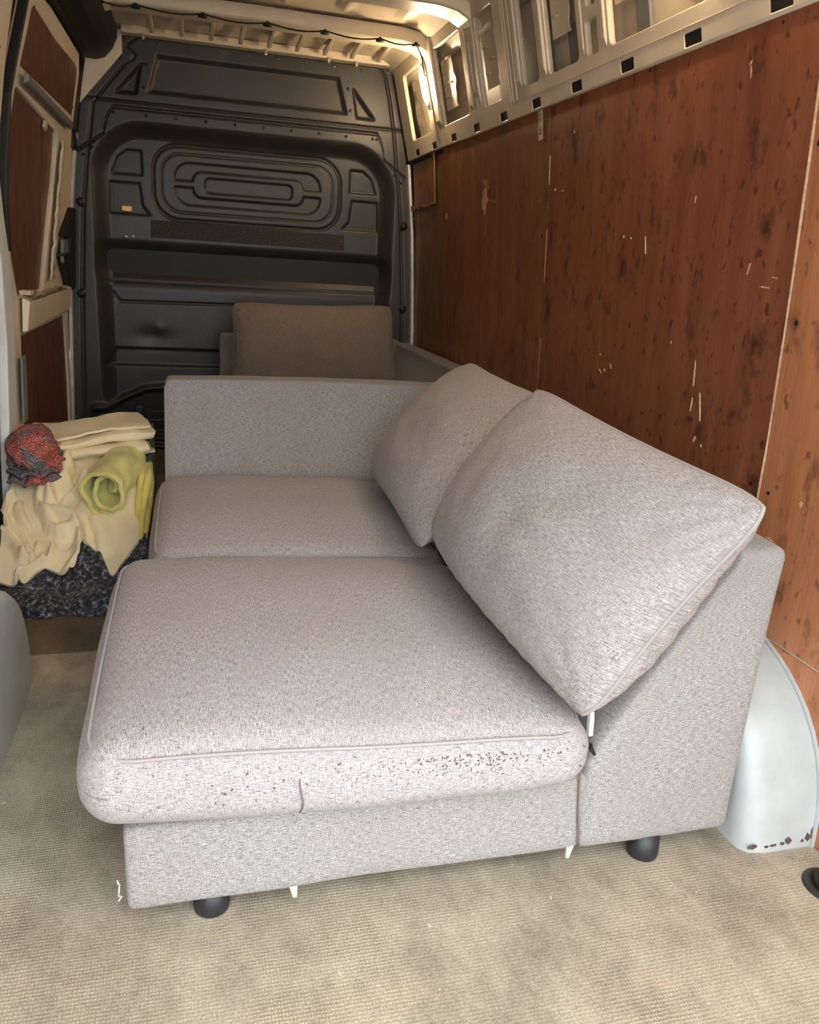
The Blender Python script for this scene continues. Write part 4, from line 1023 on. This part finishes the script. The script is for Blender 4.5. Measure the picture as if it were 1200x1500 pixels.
# speckled dark blanket, the lowest and frontmost
NXb, NYb = 80, 130
xb = np.linspace(-.905, -.462, NXb)
fx = (-.92, -.899, -.866, -.854, -.83, -.792, -.74, -.688, -.644, -.595, -.57, -.50, -.46); fy = (-2.03, -2.049, -2.06, -2.086, -2.113, -2.128, -2.126, -2.105, -2.131, -2.124, -2.115, -2.09, -2.06)
yf = np.interp(xb, fx, fy)
T_ = np.linspace(0, 1, NYb)**1.7
X = np.repeat(xb[None, :], NYb, 0); Y = yf[None, :]+(-1.0-yf[None, :])*T_[:, None]
dist = Y-yf[None, :]
Zd = .062*np.sqrt(np.clip(1-(1-np.clip(dist/.055, 0, 1))**2, 0, 1))+np.maximum(0, HEAP(Y)-.075)*sstep(.03, .14, dist)
Zd += .010*nz(X, Y, 9, 3)*sstep(0, .05, dist)-.035*np.exp(-((X+.69+.3*(Y+2.1))/.012)**2)*np.exp(-((Y+2.06)/.09)**2)
Zd += ridge(X, Y, [(-.60, -2.08), (-.62, -2.02), (-.66, -1.98)], .016, .016)*sstep(0, .05, dist)
Zd = np.maximum(Zd, .0015); Zd[-1, :] = .0015; Zd[0, :] = .0015
for k in (0, -1): Zd[:, k] = .0015
sheet('blanket', 'x', X, Y, Zd, 'dark_cloth', .001, 'dark grey speckled moving blanket lying lowest, on the floor', 'blanket', GB)
# big crumpled cream blanket draped over it
NXb, NYb = 118, 190
xb = np.linspace(-.898, -.489, NXb)
bx = (-.949, -.908, -.884, -.867, -.838, -.818, -.791, -.763, -.742, -.72, -.693, -.668, -.660, -.655, -.631, -.594, -.581, -.565, -.548, -.50, -.488)
by = (-2.036, -2.039, -2.038, -2.045, -2.047, -2.046, -2.026, -2.011, -2.012, -2.025, -2.044, -2.03, -2.00, -1.915, -1.943, -1.973, -2.013, -2.036, -2.011, -1.94, -1.926)
yb = np.interp(xb, bx, by); yb = np.convolve(np.pad(yb, 3, mode='edge'), np.array([1, 2, 3, 4, 3, 2, 1])/16, 'valid'); yt = np.interp(xb, (-.95, -.66, -.606, -.559, -.518, -.488), (-1.22, -1.22, -1.25, -1.40, -1.55, -1.62))
T_ = np.linspace(0, 1, NYb)**1.15
X = np.repeat(xb[None, :], NYb, 0); Y = yb[None, :]+(yt-yb)[None, :]*T_[:, None]
db = Y-yb[None, :]
under = .062+np.maximum(0, HEAP(Y)-.075)
Zc = np.maximum(HEAP(Y), under+.012)+.004
hang = 1-sstep(0, .05, db)
Zc = Zc*(1-.25*hang)+(under+.006)*.25*hang
K = [([(-.723, -1.651), (-.754, -1.673), (-.783, -1.696), (-.807, -1.768), (-.801, -1.803), (-.781, -1.838), (-.764, -1.879), (-.749, -1.899), (-.713, -1.905)], .030, .018, -1),
     ([(-.723, -1.658), (-.731, -1.71), (-.779, -1.774), (-.767, -1.809), (-.741, -1.838), (-.689, -1.872), (-.668, -1.921), (-.662, -1.97), (-.662, -1.998), (-.693, -2.041)], .036, .019, 1),
     ([(-.658, -1.69), (-.677, -1.697), (-.701, -1.74), (-.737, -1.793), (-.764, -1.789)], .030, .016, 1),
     ([(-.712, -1.716), (-.733, -1.745), (-.757, -1.774)], .018, .009, 1),
     ([(-.884, -1.755), (-.905, -1.795), (-.905, -1.824), (-.881, -1.876), (-.838, -1.911), (-.821, -1.946), (-.821, -1.978), (-.782, -1.987), (-.813, -2.009), (-.839, -2.04)], .026, .011, 1),
     ([(-.905, -1.885), (-.857, -1.93), (-.83, -1.978)], .022, .012, 1),
     ([(-.744, -1.948), (-.749, -1.981), (-.784, -2.01), (-.83, -2.044)], .024, .011, -1),
     ([(-.653, -1.697), (-.636, -1.742), (-.641, -1.794)], .016, .020, 1),
     ([(-.86, -1.80), (-.84, -1.86), (-.80, -1.90)], .014, .022, 1), ([(-.77, -1.92), (-.80, -1.95), (-.80, -1.97)], .016, .012, 1),
     ([(-.60, -1.95), (-.63, -1.86), (-.66, -1.78)], .010, .03, -1)]
for P, a, w, sd_ in K: Zc += ridge(X, Y, P, a*1.35, w, sd_, .7)
for _ in range(3):
    Zp = np.pad(Zc, 1, mode='edge'); Zc = (Zp[1:-1, 1:-1]*4+Zp[:-2, 1:-1]+Zp[2:, 1:-1]+Zp[1:-1, :-2]+Zp[1:-1, 2:])/8
Zc += .012*nz(X, Y, 6, 5)+.004*nz(X, Y, 17, 8)
Zc = np.maximum(Zc, under+.0135)
sheet('blanket', 'x', X, Y, Zc, 'cream_cloth', .012, 'large crumpled cream blanket draped over the heap with deep folds', 'blanket', GB)
# folded cream blanket on top: one sheet folded back and forth
def folded(name, cx, cy, z0, length, depth, layers, gap, th, mat, label, ang, seed, droop=.0, wav=.010):
    sec = []; half = depth/2
    for l in range(layers):
        a, b_ = (-half, half) if l % 2 == 0 else (half, -half); z = l*gap
        inset = .012*math.sin(l*2.3+seed)
        for k in range(9): sec.append((a+(b_-a)*k/8+(inset if k == 8 or k == 0 else 0), z))
        if l < layers-1:
            for k in range(1, 6):
                t = math.pi*k/6; sec.append((b_+inset+math.copysign(gap*.9*math.sin(t), b_), z+gap*(1-math.cos(t))/2))
    n = 60; m = len(sec); X_ = np.zeros((n, m)); Y_ = X_.copy(); Z_ = X_.copy()
    for i in range(n):
        u = i/(n-1); L_ = length*(u-.5)
        for k, (q, z) in enumerate(sec):
            sl = 1-.10*(1-u)*abs(q)/half
            zz_ = z0+z*(.75+.25*u)+wav*fbm(L_*4+seed, q*5, z*6, 2.0)+.006*fbm(L_*9, q*9, z*20+seed, 2.0)-droop*(1-u)**2
            lx = L_+.018*math.sin(z*70+seed)+.012*fbm(q*8, z*30, seed, 1.5); ly = q*sl+.012*math.sin(u*5+z*40)
            X_[i, k] = cx+lx*math.cos(ang)-ly*math.sin(ang); Y_[i, k] = cy+lx*math.sin(ang)+ly*math.cos(ang); Z_[i, k] = zz_
    return sheet(name, 'x', X_, Y_, Z_, mat, th, label, 'blanket', GB)
folded('blanket', -.668, -1.47, .372, .37, .26, 6, .021, .008, 'cream_cloth', 'folded cream blanket stacked in layers on top of the heap', .22, 2.0, droop=.03)
# yellow towel rolled into a loose spiral
n = 60; m = 150; X_ = np.zeros((n, m)); Y_ = X_.copy(); Z_ = X_.copy()
for i in range(n):
    u = i/(n-1)
    for k in range(m):
        t = k/(m-1); a = -.6+t*3.70*math.pi; r = .016+.056*t**.9
        if t > .9: r -= .004*((t-.9)/.1)
        r *= 1+.22*fbm(u*3, math.cos(a)*1.2, math.sin(a)*1.2+t, 1.4)
        lx = r*math.cos(a)*(1.35 if math.cos(a) > 0 else 1.0)*(.45+.55*t if math.cos(a) > 0 else 1); lz = r*math.sin(a)*(1.25 if math.sin(a) < 0 else .95); ly = -.12+.24*u+.030*math.sin(a*.5+1.2)*(1-u)-.03*t*(1-u)
        X_[i, k] = min(-.452, -.562+lx*.96+ly*.20); Y_[i, k] = -1.70+ly-.22*lx; Z_[i, k] = .318+lz+.03*u
sheet('blanket', 'x', X_, Y_, Z_, 'yellow_cloth', .013, 'yellow green towel rolled into a loose spiral next to the sofa', 'blanket', GB)
# its neighbour: a small yellow cloth hanging down the sofa side
pth = [(-.488, -1.93, .125), (-.484, -1.89, .165), (-.480, -1.84, .220), (-.476, -1.77, .275), (-.470, -1.69, .315), (-.468, -1.60, .335), (-.468, -1.50, .320)]
n = 48; m = 40; X_ = np.zeros((n, m)); Y_ = X_.copy(); Z_ = X_.copy(); tq = np.linspace(0, len(pth)-1, n)
for i in range(n):
    c_ = [np.interp(tq[i], range(len(pth)), [p[a] for p in pth]) for a in range(3)]; env = min(1, .25+2.2*min(i, n-1-i)/n)
    for k in range(m):
        a = 2*math.pi*k/(m-1); r = (.020+.005*math.sin(a*4+i*.12)+.006*fbm(i*.08, math.cos(a), math.sin(a), 1.7))*env
        X_[i, k] = min(c_[0]+r*.95*math.cos(a), -.447); Y_[i, k] = c_[1]-.5*r*math.sin(a); Z_[i, k] = c_[2]+1.1*r*math.sin(a)
sheet('blanket', 'x', X_, Y_, Z_, 'gold_cloth', .005, 'small golden yellow cloth squeezed between rolled towel and sofa seat', 'blanket', GB)
# red and grey knitted throw, bunched up
e = empty('blanket', (-.835, -1.66, .36))
n, m = 70, 48; vv = []; ff = []
for j in range(m+1):
    th_ = math.pi*j/m
    for i in range(n):
        ph = 2*math.pi*i/n; d = Vector((math.sin(th_)*math.cos(ph), math.sin(th_)*math.sin(ph), math.cos(th_)))
        rg = 0; am_ = .11
        for o_ in range(3): rg += am_*(1-2*abs(noise.noise(d*(1.5*2**o_)+Vector((3.1, 1.7, .4))))); am_ *= .55
        r = .80+rg+.26*noise.noise(d*1.15+Vector((5.3, 2.2, 7.1)))
        x, y, z = d.x*r*.098, d.y*r*.140, d.z*r*.095
        if x < -.075: x = -.075+(x+.075)*.2
        vv.append((-.828+x, -1.66+y, .395+z*(1 if z > 0 else .8)))
for j in range(m):
    for i in range(n): ff.append((j*n+i, j*n+(i+1) % n, (j+1)*n+(i+1) % n, (j+1)*n+i))
build('bundle', vv, ff, 'red_knit', e, smooth=True)
for q in range(3):
    n, m = 50, 8; X_ = np.zeros((m, n)); Y_ = X_.copy(); Z_ = X_.copy()
    for i in range(n):
        a = math.radians(-160+205*i/(n-1))
        for k in range(m):
            t = k/(m-1); rr_ = 1.0-.35*t+.03*math.sin(a*7+q*2)
            X_[k, i] = max(-.898, -.825+.092*rr_*math.cos(a)+.006*math.sin(a*9+q)); Y_[k, i] = -1.67+(.125-.008*q)*rr_*math.sin(a); Z_[k, i] = .325+.026*q+.02*t+.008*math.sin(a*8+q*1.7)+.05*max(0, math.sin(a))
    V_ = np.stack([X_, Y_, Z_], -1).reshape(-1, 3); F = [(j*n+i, j*n+i+1, (j+1)*n+i+1, (j+1)*n+i) for j in range(m-1) for i in range(n-1)]
    o = build('ruffled_hem', V_, F, 'red_knit', e, smooth=True, recalc=False); md = o.modifiers.new('thickness', 'SOLIDIFY'); md.thickness = .010; md.offset = 0
tag(e, 'red and grey knitted throw bunched up at the left of the heap', 'blanket', GB)
#END
